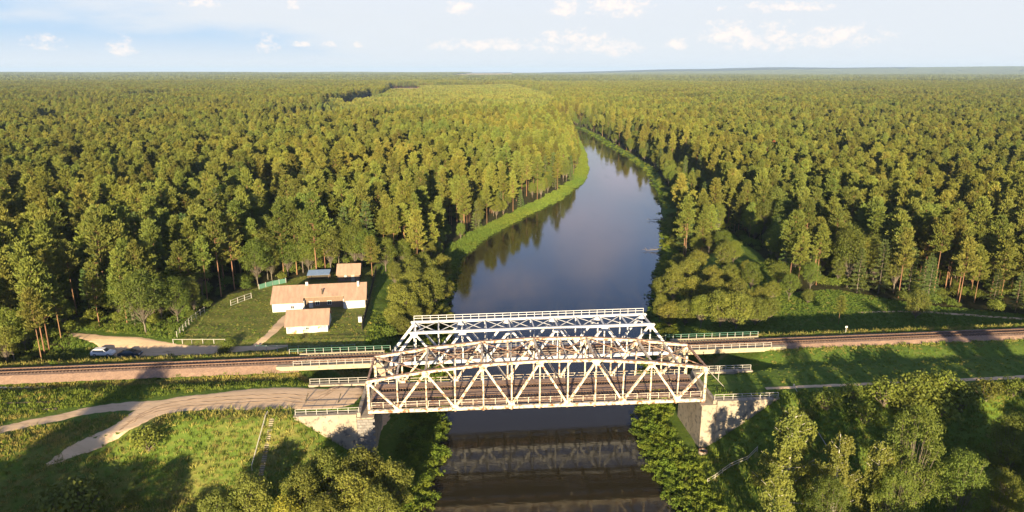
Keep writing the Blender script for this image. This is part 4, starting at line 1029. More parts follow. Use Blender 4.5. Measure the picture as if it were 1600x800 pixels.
def spruce_proto(seed, H=15, rad=2.6, mat_=None, dens=1.0):
    r = np.random.default_rng(seed); parts = []; limbs = []; nb = 64
    for i in range(nb):
        t = i / nb; z = H * (.1 + .88 * t); L_ = rad * (1 - t) ** .8 * r.uniform(.65, 1.2) + .25; a = i * 2.4
        dirn = np.array([math.cos(a), math.sin(a), -.12 + .55 * t]); p0 = np.array([0, 0, z]); 
        if i % 2: limbs.append((p0, p0 + dirn * L_, .04))
        n = int((16 + 34 * L_ / rad) * dens); f = r.uniform(.2, 1, n) ** .8; C = p0 + dirn * (L_ * f)[:, None] + r.normal(0, .2, (n, 3)) * (.3 + f)[:, None] * np.array([1, 1, .5])
        parts.append(spikes(C, dirn + r.normal(0, .45, (n, 3)) + np.array([0, 0, .15]), .55, .11, r))
    V, F = merge(parts); me = np_mesh('spruce_crown', V, F, (mat_ or M['spruce'],)); tm, _ = trunk_mesh('spruce_trunk', H, .16, M['bark_d'], limbs, wig=.05, seed=seed); return me, tm
def broad_proto(seed, H=12, rad=4.2, base=.22, lobes=34, mat_=None, leaf=.2, per=190, lobe_r=1.25, tall=1.0, bark=None, name='broadleaf'):
    r = np.random.default_rng(seed); parts = []; limbs = []; zc = H * (base + (1 - base) * .52); hz = H * (1 - base) * .5
    for i in range(lobes):
        t = (i + .5) / lobes; ph = math.acos(1 - 1.75 * t); a = i * 2.39996 + r.uniform(-.3, .3)
        k = r.uniform(.55, 1.08); lr = lobe_r * r.uniform(.6, 1.25)
        c = np.array([math.sin(ph) * math.cos(a) * (rad - lr * .7) * k, math.sin(ph) * math.sin(a) * (rad - lr * .7) * k, zc + math.cos(ph) * (hz - lr * .6) * (k * .4 + .6)])
        n = int(per * (lr / lobe_r) ** 2 * r.uniform(.75, 1.2)); d = r.normal(0, 1, (n, 3)); d[:, 2] = np.abs(d[:, 2]) * 1.1 - .45; d /= np.linalg.norm(d, axis=1)[:, None]
        rr = lr * (r.uniform(0, 1, n) ** .6 * .85 + .35)[:, None] * (1 + .18 * np.sin(d[:, :1] * 7 + i)); C = c + d * rr * np.array([1, 1, .85]); parts.append(leaf_quads(C, d + np.array([0, 0, .35]), leaf, .6, .55, r))
        limbs.append((np.array([0, 0, H * base * r.uniform(.6, 1.4)]), c, .07))
    V, F = merge(parts); me = np_mesh(name + '_crown', V, F, (mat_ or M['leaf'],)); tm, _ = trunk_mesh(name + '_trunk', H * .75, .2, bark or M['bark_d'], limbs, seed=seed); return me, tm
def birch_proto(seed, H=18, rad=3.4, mat_=None):
    r = np.random.default_rng(seed); parts = []; limbs = []; nb = 52
    for i in range(nb):
        t = (i + r.uniform(0, .8)) / nb; z = H * (.22 + .76 * t); L_ = (rad * (1 - t) ** .62 * r.uniform(.2, 1.35) + .3); a = i * 2.4 + r.uniform(-.9, .9)
        dirn = np.array([math.cos(a), math.sin(a), .75]); p0 = np.array([0, 0, z - L_ * .5]); p1 = p0 + dirn * L_; limbs.append((p0, p1, .05))
        for j in range(int(3 + L_ * 3)):
            s = p0 + dirn * L_ * r.uniform(.35, 1.05) + r.normal(0, .2, 3); hl = r.uniform(.6, 1.7); n = int(12 + 12 * hl); f = r.uniform(-.1, 1, n)
            C = s + np.stack([dirn[0] * .22 * f, dirn[1] * .22 * f, .2 - hl * f], 1) + r.normal(0, .12, (n, 3)) * (1.4 - .6 * f)[:, None]
            parts.append(spikes(C, np.stack([r.normal(0, .45, n), r.normal(0, .45, n), -np.ones(n)], 1), .34, .10, r))
    V, F = merge(parts); me = np_mesh('birch_crown', V, F, (mat_ or M['birch'],)); tm, _ = trunk_mesh('birch_trunk', H, .19, M['bark_b'], limbs, wig=.3, seed=seed); return me, tm

PR = {}
PR['pine'] = [pine_proto(100 + i, H=20, base=b, rad=r_, nb=n) for i, (b, r_, n) in enumerate(((.5, 3.3, 46), (.40, 3.8, 54), (.58, 3.0, 38), (.46, 3.5, 48), (.34, 3.4, 56)))]
PR['young'] = [pine_proto(120 + i, H=12, base=.15, rad=2.3, nb=34, cs=20, mat_=M['pine_y']) for i in range(2)]
PR['spruce'] = [spruce_proto(130 + i, H=15, rad=3.0 + .4 * i) for i in range(2)]
PR['leaf'] = [broad_proto(140 + i, H=14, rad=4.6 + .5 * i, lobes=44, lobe_r=1.4, per=200, leaf=.18, mat_=M['leaf']) for i in range(2)] + [broad_proto(145, H=16, rad=4.0, lobes=48, lobe_r=1.3, mat_=M['leaf2'])]
PR['round'] = [broad_proto(150 + i, H=9, rad=4.0, base=.10, lobes=58, lobe_r=1.0, per=190, leaf=.16, mat_=M['leaf2']) for i in range(3)]
PR['fine'] = [broad_proto(200 + i, H=14, rad=4.2, base=.12, lobes=64, lobe_r=1.05, per=300, leaf=.12, mat_=M['leaf']) for i in range(2)]
PR['birch'] = [birch_proto(160 + i, H=18, rad=3.4) for i in range(2)]
PR['gold'] = [broad_proto(171, H=7, rad=2.2, base=.1, lobes=18, lobe_r=.95, per=170, leaf=.15, mat_=M['gold'])]
PR['dead'] = [pine_proto(181, H=19, base=.45, rad=2.0, nb=30, cs=13, mat_=M['dead'])]
PR['shrub'] = [broad_proto(190 + i, H=2.6, rad=1.8, base=.02, lobes=15, lobe_r=.8, per=90, leaf=.14, mat_=M['leaf'], name='shrub') for i in range(2)]
NAMES = dict(fine='broadleaf_tree', pine='pine_tree', young='young_pine_tree', spruce='spruce_tree', leaf='broadleaf_tree', round='round_alder_tree', birch='birch_tree', gold='yellow_leaved_tree', dead='dead_pine_tree', shrub='shrub')
def tree(kind, x, y, s=1.0, rz=None, v=None, label=None, group=None, cat='tree', sz=None):
    v = random.randrange(len(PR[kind])) if v is None else v; cm, tm = PR[kind][v]
    r = empty(NAMES[kind], (x, y, zat(x, y) - .1), random.uniform(0, 6.28) if rz is None else rz, label=label, cat=cat, group=group)
    r.scale = (s, s, sz or s)
    a = bpy.data.objects.new('crown', cm); COL.objects.link(a); a.parent = r
    b = bpy.data.objects.new('trunk' if kind != 'shrub' else 'stem', tm); COL.objects.link(b); b.parent = r
    return r, a, b
# keyed trees with a place of their own: kind, foot x, foot y, scale, label
def tree_at(kind, tx, ty, y, H0, s, label, **k):
    """tree whose top stands in direction (tx, ty) at distance y"""
    v = ty - 400; z = CAM_H - y * (FPX * _s + v * _c) / (FPX * _c - v * _s); dep = y * _c + (CAM_H - z) * _s; x = (tx - 800) / FPX * dep
    h = z - zat(x, y); return tree(kind, x, y, s=s, sz=h / H0, label=label, **k)
tree_at('birch', 1243, 634, 88, 18, 1.4, 'tallest leafy birch in the right foreground, left of its neighbours', v=0)
tree_at('birch', 1318, 678, 83, 18, 1.0, 'slim birch right beside the tallest foreground birch', v=1)
tree_at('birch', 1378, 688, 82, 18, .95, 'golden narrow birch midway along the right foreground', v=0)
tree_at('fine', 1440, 632, 84, 14, .95, 'green bushy tree with pointed top right of the golden birch', v=0)
tree_at('fine', 1515, 706, 81, 14, .8, 'dull green rounded tree in the right foreground, second from the frame edge', v=1)
tree_at('fine', 1592, 648, 92, 14, .95, 'dark green tree at the right edge of the foreground', v=1)
tree_at('birch', 1222, 735, 78, 18, .85, 'short birch low at the left foot of the tallest birch', v=1)
tree_at('fine', 1405, 735, 79, 14, .7, 'low green tree under the golden birch at the bottom edge', v=1)
tree_at('fine', 1572, 735, 82, 14, .75, 'low tree in the bottom right corner of the view', v=1)
tree_at('fine', 1300, 745, 78, 14, .7, 'low dark tree between the tallest birch and the golden birch at the bottom edge', v=0)
for i, (tx, ty, y, s, k) in enumerate([(563, 702, 92, .95, 'cauliflower shaped alder touching the foot of the left abutment'), (505, 706, 91, .8, 'left neighbour of the alder by the left abutment'), (610, 722, 90, .85, 'alder at the water side of the foreground clump'),
        (545, 738, 86, .9, 'broad alder in the middle of the left foreground clump'), (470, 735, 86, .75, 'alder left of the middle of the foreground clump'), (385, 742, 84, .8, 'alder above the steps end in the left foreground'), (335, 768, 81, .75, 'leftmost alder of the foreground clump'),
        (590, 765, 83, .8, 'low alder at the bottom right of the foreground clump'), (500, 775, 81, .8, 'low alder on the bottom edge left of the river')]):
    tree_at('round', tx, ty, y, 9, s, k, group='alders in the left foreground', v=i % 3)
tree_at('gold', 443, 776, 81, 7, 1.0, 'bright yellow green tree at the bottom edge of the left foreground')
for i, (px, py, s, k) in enumerate([(118, 815, 2.6, 'large dark bush at the bottom left'), (232, 702, 1.5, 'bush on the slope below the road fork'), (205, 790, .8, 'small bush right of the large bottom left bush'), (358, 545, .95, 'bush at the front fence of the farm yard'), (350, 555, .8, 'bright bush between railway and farm yard'),
        (467, 533, .5, 'tiny yellow green bush before the barn'), (490, 618, .1, '')]):
    if k: x, y, z = PP(px, py); tree('shrub', x, y, s=s, label=k, cat='bush')
ORD = ['first', 'second', 'third', 'fourth', 'fifth', 'sixth', 'seventh', 'eighth', 'ninth', 'tenth', 'eleventh', 'twelfth']; ROW = ['second', 'third', 'rearmost', 'frontmost']
for i, (px, py, s) in enumerate([(617, 512, .75), (632, 505, .95), (650, 500, 1.1), (680, 492, 1.0), (622, 480, .85), (645, 470, 1.0), (672, 462, 1.1), (696, 470, .8), (618, 452, .8), (640, 448, .95), (660, 440, 1.1), (690, 440, .9), (628, 532, .6), (650, 527, .7), (672, 520, .8), (692, 514, .7)]):
    x, y, z = PP(px, py); tree('round' if i % 5 != 3 else 'leaf', x, y, s=s * random.uniform(.85, 1.15) * (1 if i % 5 != 3 else .75), label=f'rounded riverside tree beside the farm, {ORD[i % 4]} from left in {ROW[i // 4]} row', group='riverside trees beside the farm')
TH = [f'{o} in its front row' for o in ORD[:7]] + [f'{o} in its second row' for o in ORD[:5]] + [f'{o} in its third row' for o in ORD[:3]] + ['left of two at its back', 'right of two at its back', 'nearest the water in front', 'nearest the water behind', 'by the meadow corner']
for i, (px, py, s) in enumerate([(1045, 512, .9), (1070, 508, .95), (1095, 512, .85), (1125, 510, .9), (1150, 514, 1.0), (1180, 508, .85), (1200, 500, .7), (1050, 480, 1.0), (1080, 478, 1.0), (1115, 480, .9), (1150, 480, .95), (1185, 482, .7), (1045, 455, .9), (1075, 450, .9), (1110, 455, .8), (1060, 430, .9), (1090, 425, .8), (1030, 505, .8), (1032, 470, .8), (1140, 450, .8)]):
    x, y, z = PP(px, py); tree('round' if i % 5 != 2 else 'leaf', x, y, s=s * random.uniform(.8, 1.15) * (1 if i % 5 != 2 else .75), label='rounded thicket tree behind the railway bridge, ' + TH[i], group='thicket on the right bank')
for i, (px, py, s, k_) in enumerate([(1128, 432, .7, 'leaf'), (1150, 446, .6, 'round'), (1172, 458, .65, 'leaf'), (1205, 468, .6, 'round'), (1232, 470, .55, 'leaf'), (1145, 415, .6, 'leaf'), (1165, 428, .5, 'round'), (1215, 452, .6, 'leaf'), (1128, 396, .6, 'leaf'), (1262, 474, .45, 'round')]):
    x, y, z = PP(px, py); tree(k_, x, y, s=s, label=f'small tree scattered on the meadow behind the thicket, {ORD[sorted([1128,1150,1172,1205,1232,1145,1165,1215,1127,1262]).index(px if i != 8 else 1127)]} from the left')
x, y, z = PP(1310, 506); tree('pine', x, y, s=.40, sz=.36, v=1, label='small lone pine behind the railway on the right meadow'); 
x, y, z = PP(1430, 497); tree('round', x, y, s=.75, sz=.85, v=0, label='lone round bright green tree on the right meadow')
x, y, z = PP(582, 437); tree('pine', x, y, s=.62, v=1, label='pine overhanging the right end of the shed roof')
x, y, z = PP(487, 425); tree('leaf', x, y, s=.95, v=0, label='broad green tree behind the lean-to')
for (px, py, s, v, k) in [(450, 431, .8, 1, 'bushy tree left of the lean-to'), (517, 424, .85, 2, 'leafy tree between the lean-to and the shed'), (603, 424, .75, 0, 'leafy tree at the upper end of the dark board fence'), (425, 437, .7, 2, 'low bushy tree behind the green fence'), (566, 418, .9, 1, 'leafy tree right behind the wooden shed')]:
    x, y, z = PP(px, py); tree('leaf', x, y, s=s, v=v, label=k)
x, y, z = PP(228, 520); tree('leaf', x, y, s=1.05, v=1, label='large pale green tree standing at the parking lane')
x, y, z = PP(1205, 262); tree('dead', x, y, s=.9, label='left dead orange pine deep in the right forest')
x, y, z = PP(1386, 345); tree('dead', x, y, s=.85, label='right dead orange pine standing in the right forest')
# trees outside the lower frame edge whose long shadows cross the slope
def below(k, x, y, s, top):
    H0 = dict(leaf=14, pine=20, spruce=15)[k]; h = top - zat(x, y)
    tree(k, x, y, s=s, sz=h / H0, label='tree below the frame whose shadow falls across the embankment', group='trees below the frame')
for a_ in [('leaf', -72, 48, 1.0, 16.5), ('leaf', -71, 43, 1.2, 15.5), ('leaf', -60, 58, .9, 4.5), ('leaf', -65, 54, 1.0, 5.5), ('leaf', -54, 66, .8, 1.5), ('leaf', -74, 62, 1.1, 4), ('leaf', -78, 60, 1.1, 6), ('leaf', -86, 58, 1.1, 7), ('leaf', -47, 66, .7, -1.0)]: below(*a_)
rr_ = random.Random(4)
for i in range(15): below('leaf' if i % 3 else 'pine', 46 + i * 6.2 + rr_.uniform(-1.5, 1.5), rr_.uniform(50, 62), rr_.uniform(.95, 1.2), rr_.uniform(3, 6) + (5.5 if i > 2 else 0))
for i in range(11): below('leaf', 62 + i * 7 + rr_.uniform(-1.5, 1.5), rr_.uniform(64, 70), rr_.uniform(.9, 1.1), rr_.uniform(3.5, 5.5))
for (x, y, top, s_) in [(89, 50, 20, 1.1), (97, 46, 21, 1.2), (94, 54, 19, 1.1), (116, 50, 22, 1.2), (124, 52, 22, 1.2), (133, 56, 21, 1.3)]: below('pine', x, y, s_, top)
for i, (px, py, s) in enumerate([(1290, 640, 1.4), (1330, 625, 1.2), (1380, 632, 1.8), (1430, 622, 1.9), (1470, 618, 1.8), (1500, 640, 2.0), (1540, 625, 1.5), (1350, 660, 1.6), (1580, 620, 1.4), (1460, 660, 2.2), (1260, 660, 1.0), (1420, 655, 1.9)]):
    x, y, z = PP(px, py); tree('shrub', x, y, s=s * 1.0, label=f'dark bush below the right footpath, {ORD[sorted([1290,1330,1380,1430,1470,1500,1540,1350,1580,1460,1260,1420]).index(px)]} counted from the left', cat='bush', group='bushes on the shaded right slope')

# forest positions
def jitter_grid(x0, x1, y0, y1, step, seed):
    r = np.random.default_rng(seed); X, Y = np.meshgrid(np.arange(x0, x1, step), np.arange(y0, y1, step)); X = X + r.uniform(-.48, .48, X.shape) * step; Y = Y + r.uniform(-.48, .48, Y.shape) * step
    return X.ravel(), Y.ravel()
def infr(X, Y, m=.12): return (np.abs(X) < Y * _c * (.75 + m) + 60) & (Y > 0)
def scatter(name, X, Y, K, SC, protos, label, SZ=None, dz=-.1):
    """protos: list of lists of objects; one object of kind stuff carrying all of them through geometry nodes"""
    n = len(X); Z = zatv(X, Y) + dz; r = np.random.default_rng(5)
    me = bpy.data.meshes.new(name); me.vertices.add(n); me.vertices.foreach_set('co', np.stack([X, Y, Z], 1).astype(np.float32).ravel())
    for nm, tp, arr in (('k', 'INT', np.asarray(K, np.int32)), ('rz', 'FLOAT', r.uniform(0, 6.28, n).astype(np.float32)), ('sc', 'FLOAT', np.asarray(SC, np.float32)), ('sz', 'FLOAT', np.asarray(SZ if SZ is not None else SC, np.float32))):
        at = me.attributes.new(nm, tp, 'POINT'); at.data.foreach_set('value', arr)
    me.update(); o = link(name, me, kind='stuff', label=label)
    g = bpy.data.node_groups.new(name + '_nodes', 'GeometryNodeTree'); N = g.nodes; L = g.links
    g.interface.new_socket('Geometry', in_out='INPUT', socket_type='NodeSocketGeometry'); g.interface.new_socket('Geometry', in_out='OUTPUT', socket_type='NodeSocketGeometry')
    gi = N.new('NodeGroupInput'); go = N.new('NodeGroupOutput'); J = N.new('GeometryNodeJoinGeometry')
    def att(nm, tp):
        a = N.new('GeometryNodeInputNamedAttribute'); a.data_type = tp; a.inputs['Name'].default_value = nm; return a.outputs['Attribute']
    k = att('k', 'INT'); rz = att('rz', 'FLOAT'); sc = att('sc', 'FLOAT'); sz_ = att('sz', 'FLOAT')
    cr = N.new('ShaderNodeCombineXYZ'); L.new(rz, cr.inputs[2]); er = N.new('FunctionNodeEulerToRotation'); L.new(cr.outputs[0], er.inputs[0])
    cs = N.new('ShaderNodeCombineXYZ'); L.new(sc, cs.inputs[0]); L.new(sc, cs.inputs[1]); L.new(sz_, cs.inputs[2])
    for i, objs in enumerate(protos):
        cmp_ = N.new('FunctionNodeCompare'); cmp_.data_type = 'INT'; cmp_.operation = 'EQUAL'
        ins = [s for s in cmp_.inputs if s.type == 'INT']; L.new(k, ins[0]); ins[1].default_value = i
        jj = N.new('GeometryNodeJoinGeometry')
        for ob in objs:
            oi = N.new('GeometryNodeObjectInfo'); oi.transform_space = 'ORIGINAL'; oi.inputs['Object'].default_value = ob; L.new(oi.outputs['Geometry'], jj.inputs[0])
        ip = N.new('GeometryNodeInstanceOnPoints'); L.new(gi.outputs[0], ip.inputs['Points']); L.new(cmp_.outputs[0], ip.inputs['Selection']); L.new(jj.outputs[0], ip.inputs['Instance'])
        L.new(er.outputs[0], ip.inputs['Rotation']); L.new(cs.outputs[0], ip.inputs['Scale']); L.new(ip.outputs[0], J.inputs[0])
    L.new(J.outputs[0], go.inputs[0]); md = o.modifiers.new('scatter', 'NODES'); md.node_group = g
    return o

PROTO_KEYS = [('pine', i) for i in range(5)] + [('young', i) for i in range(2)] + [('spruce', i) for i in range(2)] + [('leaf', i) for i in range(3)]
KIDX = {k: i for i, k in enumerate(PROTO_KEYS)}
def area(px, left):
    if left:
        for e, t in ((130, 'at the far left above the railway'), (280, 'behind the parked cars and parking lane'), (430, 'behind the left fence of the farm yard'), (610, 'behind the farm buildings')):
            if px < e: return t
        return 'on the wooded left bank of the river'
    for e, t in ((1120, 'on the right bank behind the thicket'), (1240, 'on the wooded point left of the meadow'), (1400, 'directly behind the right meadow')):
        if px < e: return t
    return 'at the right edge of the forest behind the meadow'
def make_forest():
    r = np.random.default_rng(77)
    X, Y = jitter_grid(-900, 950, 120, 1050, 4.6, 1); ok = infr(X, Y) & forest_ok(X, Y); X, Y = X[ok], Y[ok]
    young = inside(X, Y, YOUNG); d = riv(X, Y)
    left = X < np.interp(Y, [p[1] for p in RIV_L[:16]], [(a[0] + b[0]) / 2 for a, b in zip(RIV_L[:16], RIV_R[:16])])
    patch = snoise(X, Y, 90, 41) + .6 * snoise(X, Y, 35, 42)
    u = r.uniform(0, 1, len(X))
    near_bank = d < np.where(left & (Y > 225), 17, 24)
    low_left = left & (Y < 235) & (X > -150)
    pleaf = np.where(near_bank, np.where(left, .35, .8), np.where(patch > .42, .5, .05)); pleaf = np.where(low_left & (Y < 215), .40, pleaf); pleaf = np.where((~left) & (Y < 250) & (X < 110), .6, pleaf)
    psp = np.where(patch < -.4, .3, .10); pleaf = np.where(left & (Y < 290) & (patch > -.1), np.maximum(pleaf, .34), pleaf)
    kind = np.where(u < pleaf, 3, np.where(u < pleaf + psp, 2, 0)); kind = np.where(young & (kind != 3), 1, kind)
    keep = r.uniform(0, 1, len(X)) > np.where(snoise(X, Y, 40, 43) > .55, .45, .10); X, Y, kind, d, left, near_bank = X[keep], Y[keep], kind[keep], d[keep], left[keep], near_bank[keep]
    n = len(X); s = r.uniform(.70, 1.15, n) * (1 + .14 * snoise(X, Y, 45, 44)); s = np.where(kind == 3, s * r.uniform(.6, 1.15, n), s); s = np.where(near_bank & (kind == 3), s * .72, s)
    s = np.where(kind == 2, s * r.uniform(.7, 1.2, n), s)
    v = np.where(kind == 0, r.integers(0, 5, n), np.where(kind == 1, 5 + r.integers(0, 2, n), np.where(kind == 2, 7 + r.integers(0, 2, n), 9 + r.integers(0, 3, n))))
    D = np.hypot(X, Y); order = np.argsort(D); first = {}; used = np.zeros(n, bool); quota = {0: 270, 2: 120, 3: 240}; cnt = {0: 0, 2: 0, 3: 0, 1: 0}
    stand = {0: ('tall pine standing in the forest left of the river', 'tall pine standing in the forest right of the river'), 1: ('young pine in the pale plantation', 'young pine in the pale plantation'), 2: ('dark spruce among the pines left of the river', 'dark spruce among the pines right of the river'), 3: ('leafy tree at the near forest fringe left of the river', 'leafy tree at the near forest fringe right of the river')}
    kn = {0: 'pine', 1: 'young', 2: 'spruce', 3: 'leaf'}; off = {0: 0, 1: 5, 2: 7, 3: 9}
    for i in order:
        k = int(kind[i])
        if k == 1: continue
        if cnt[k] >= quota[k]: continue
        px, py = Q(X[i], Y[i], float(zat(X[i], Y[i])) + 12)
        if not (-10 < px < 1610 and py < 810): continue
        w = 0 if left[i] else 1
        ar = area(px, left[i])
        tr = tree(kn[k], float(X[i]), float(Y[i]), s=float(s[i]) * .84, sz=float(s[i]), v=int(v[i]) - off[k], label=['tall bare-trunked pine ', '', 'dark narrow spruce ', 'leafy broad crowned tree '][k] + ar, group=['pines ', '', 'spruces ', 'leafy trees '][k] + ar)
        first.setdefault(int(v[i]), (tr[1], tr[2])); used[i] = True; cnt[k] += 1
    # young pines: nearest as individuals too
    for i in order:
        if kind[i] == 1 and cnt[1] < 60:
            tr = tree('young', float(X[i]), float(Y[i]), s=float(s[i]), v=int(v[i]) - 5, label=stand[1][0], group='young pine plantation'); first.setdefault(int(v[i]), (tr[1], tr[2])); used[i] = True; cnt[1] += 1
    for j, (k, i) in enumerate(PROTO_KEYS):
        if j not in first:
            cm, tm = PR[k][i]; first[j] = (bpy.data.objects.new('crown_source', cm), bpy.data.objects.new('trunk_source', tm))
    print('forest', n, cnt)
    r_ = ~used; protos = [list(first[j]) for j in range(len(PROTO_KEYS))]
    scatter('forest', X[r_], Y[r_], v[r_], s[r_] * .77, protos, 'dense mixed pine forest on both banks of the river', SZ=s[r_])
    # mid distance
    X, Y = jitter_grid(-2600, 2600, 900, 3000, 7.0, 2); D = np.hypot(X, Y); ok = infr(X, Y) & forest_ok(X, Y) & ((Y > 1049)); X, Y = X[ok], Y[ok]; n = len(X)
    patch = snoise(X, Y, 400, 51); young = inside(X, Y, YOUNG)
    u = r.uniform(0, 1, n); v = np.where(u < .1 + .25 * (patch > .3), 9 + r.integers(0, 3, n), np.where(patch < -.35, 7 + r.integers(0, 2, n), r.integers(0, 5, n))); v = np.where(young, 5 + r.integers(0, 2, n), v)
    s = r.uniform(.85, 1.15, n) * (1 + .12 * patch)
    scatter('distant_forest', X, Y, v, s * 1.08, protos, 'distant pine forest stretching away beyond the river bend', SZ=s)
    print('mid', n)
    return protos
PROTOS = make_forest()
def far_forest():
    r = np.random.default_rng(9); src = []
    for q in range(3):
        parts = []; n = 60
        for _ in range(n):
            c = np.array([*r.uniform(-35, 35, 2), r.uniform(12, 17)]); m = 9; C = c + r.normal(0, 1, (m, 3)) * np.array([2.4, 2.4, 1.8]); parts.append(leaf_quads(C, r.normal(0, 1, (m, 3)) + np.array([0, 0, 1.]), 2.6, .7, .6, r))
        V, F = merge(parts); src.append([bpy.data.objects.new('canopy_source', np_mesh('canopy_patch', V, F, (M['far'],)))])
    X, Y = jitter_grid(-12000, 12000, 2900, 13000, 52, 4); ok = infr(X, Y, .05) & ~inside(X, Y, FIELD2); X, Y = X[ok], Y[ok]
    keep = snoise(X, Y, 1500, 61) + .5 * snoise(X, Y, 500, 62) > -.45; keep |= Y < 3600; X, Y = X[keep], Y[keep]; n = len(X)
    scatter('horizon_forest', X, Y, r.integers(0, 3, n), r.uniform(.8, 1.25, n), src, 'forest canopy fading towards the horizon'); print('far', n)
far_forest()

# ------------------------------------------------------------ ground cover
def ground_cover():
    r = np.random.default_rng(21)
    def tuft(name, m_, n, h, spread, w):
        C = np.stack([r.normal(0, spread, n), r.normal(0, spread, n), np.zeros(n)], 1); D = np.stack([r.normal(0, .45, n), r.normal(0, .45, n), np.ones(n)], 1); V, F = spikes(C, D, h, w, r)
        return [bpy.data.objects.new(name, np_mesh(name, V, F, (m_,)))]
    g = [tuft('grass_source', M['grass'], 26, .42, .28, .05), tuft('grass_source', M['grass'], 20, .55, .25, .045)]
    st = [tuft('straw_source', M['straw'], 24, .6, .25, .04)]
    # grass everywhere open near the bridges
    X, Y = jitter_grid(-120, 145, 74, 215, .66, 31); d = riv(X, Y); a, n = loc(X, Y, A0, AD, AN); b, m = loc(X, Y, B0, BD, BN)
    inner = (n > -.9) & (n < AW + 1) & ((a < 2.5) | (a > AL - 2.5)) & (a > -13.5) & (a < AL + 3.5)
    road = np.zeros(len(X), bool)
    px = FPX * X / (Y * _c + (CAM_H - zatv(X, Y)) * _s) + 800; dz = zatv(X, Y) - CAM_H; py = 400 - FPX * (Y * _s + dz * _c) / (Y * _c - dz * _s)
    ROADS = [[(600, 600), (440, 604), (330, 610), (230, 622), (150, 632), (0, 660), (0, 680), (80, 664), (170, 650), (200, 650), (90, 712), (105, 722), (215, 676), (262, 648), (340, 641), (600, 634)], [(100, 518), (130, 515), (280, 532), (455, 537), (455, 545), (300, 553), (190, 560), (140, 540)], [(395, 545), (447, 488), (470, 488), (435, 530), (420, 545)], [(1190, 603), (1600, 584), (1600, 593), (1190, 612)]]
    for q in ROADS: road |= inside(px, py, q)
    vis = ((Y < 160) | inside(X, Y, MEADOW) | inside(X, Y, YARD)) & (px > -30) & (px < 1630) & (py < 830)
    ok = vis & ~road & ~inner & (np.abs(m) > 3.2) & (d > .4)
    ok &= ~((np.abs(m) < 4.2) & (b > -13) & (b < BL_ + 13) )
    bld = inside(px, py, [(425, 445), (575, 438), (573, 482), (425, 488)]) | inside(px, py, [(446, 484), (518, 479), (514, 521), (446, 524)])
    ok &= ~bld
    dens = r.uniform(0, 1, len(X)); lushz = snoise(X, Y, 12, 33)
    dryp = np.where((m < 6) & (a < -8) & (n < 3), .55 + .3 * snoise(X, Y, 14, 31), .04); dryp = np.where((np.abs(np.abs(m) - 4.6) < .9), .8, dryp); dryp = np.where(inside(X, Y, YARD), .25, dryp)
    short = inside(X, Y, YARD) | ((n > 2) & (m < -4) & (a > 0))
    ok &= dens < np.where(short, .35, .8)
    X, Y, dryp, short, m = X[ok], Y[ok], dryp[ok], short[ok], m[ok]; u = r.uniform(0, 1, len(X)); isd = u < dryp
    s = r.uniform(.6, 1.35, len(X)) * np.where(short, .55, 1.0); s = s * np.where(Y > 150, .7, 1)
    scatter('meadow_grass_tufts', X[~isd], Y[~isd], r.integers(0, 2, (~isd).sum()), s[~isd], g, 'green grass tufts covering the slopes and embankment', dz=-.02)
    scatter('dry_grass_tufts', X[isd], Y[isd], np.zeros(isd.sum()), s[isd], st, 'dry straw coloured grass on the slopes and along the railway', dz=-.02)
    BX, BY = jitter_grid(-60, 90, 215, 760, .95, 55); bd = riv(BX, BY); bl = BX < np.interp(BY, [p[1] for p in RIV_L[:16]], [(a_[0] + b_[0]) / 2 for a_, b_ in zip(RIV_L[:16], RIV_R[:16])])
    k = bl & (bd > .2) & (bd < 8.5 + 2.5 * snoise(BX, BY, 14, 81)) & (snoise(BX, BY, 3.5, 82) > -.5); BX, BY = BX[k], BY[k]
    scatter('bank_grass', BX, BY, r.integers(0, 2, len(BX)), r.uniform(1.2, 2.2, len(BX)), g, 'tall lime green grass on the left river bank', SZ=r.uniform(1.0, 1.9, len(BX)), dz=-.02)
    # riverside weeds
    w = []
    for i in range(3):
        parts = []
        for _ in range(9):
            c = np.array([*r.normal(0, .45, 2), r.uniform(.25, .8)]); k = 34; dd = r.normal(0, 1, (k, 3)); dd[:, 2] = np.abs(dd[:, 2]); dd /= np.linalg.norm(dd, axis=1)[:, None]; parts.append(leaf_quads(c + dd * .42 * r.uniform(.5, 1.1, (k, 1)), dd, .12, .6, .7, r))
        V, F = merge(parts); w.append([bpy.data.objects.new('weed_source', np_mesh('weed_source', V, F, (M['weed'],)))])
    X, Y = jitter_grid(-60, 130, 74, 820, 1.1, 35); d = riv(X, Y); left = X < 5 + (Y > 250) * 100
    left = X < np.interp(Y, [p[1] for p in RIV_L[:16]], [(a_[0] + b_[0]) / 2 for a_, b_ in zip(RIV_L[:16], RIV_R[:16])])
    a, n = loc(X, Y, A0, AD, AN); inner = (n > -2) & (n < AW + 2) & ((a < 1.6) | (a > AL - 1.6))
    wid = np.where(Y < 135, np.where(left, 6.5, 6.0), np.where(left, 8.5, 7)); clump = snoise(X, Y, 5, 71) + .7 * snoise(X, Y, 2.4, 72); u = r.uniform(0, 1, len(X))
    ok = (d > -.9) & (d < wid + 1.5 * snoise(X, Y, 9, 36)) & ~inner & infr(X, Y) & ((clump > -.45) | (Y > 135)) & (u < np.where(Y < 135, .85, np.where(left, .35, np.where(Y > 300, .10, .5)))); X, Y, d, left = X[ok], Y[ok], d[ok], left[ok]
    s = r.uniform(.35, 1.25, len(X)) * np.where((Y > 225) & left, .6, 1.0)
    scatter('riverside_weeds', X, Y, r.integers(0, 3, len(X)), s, w, 'lush bright green weeds lining the water edge', SZ=s * np.where((Y > 225) & left, .45, 1.0), dz=-.05)
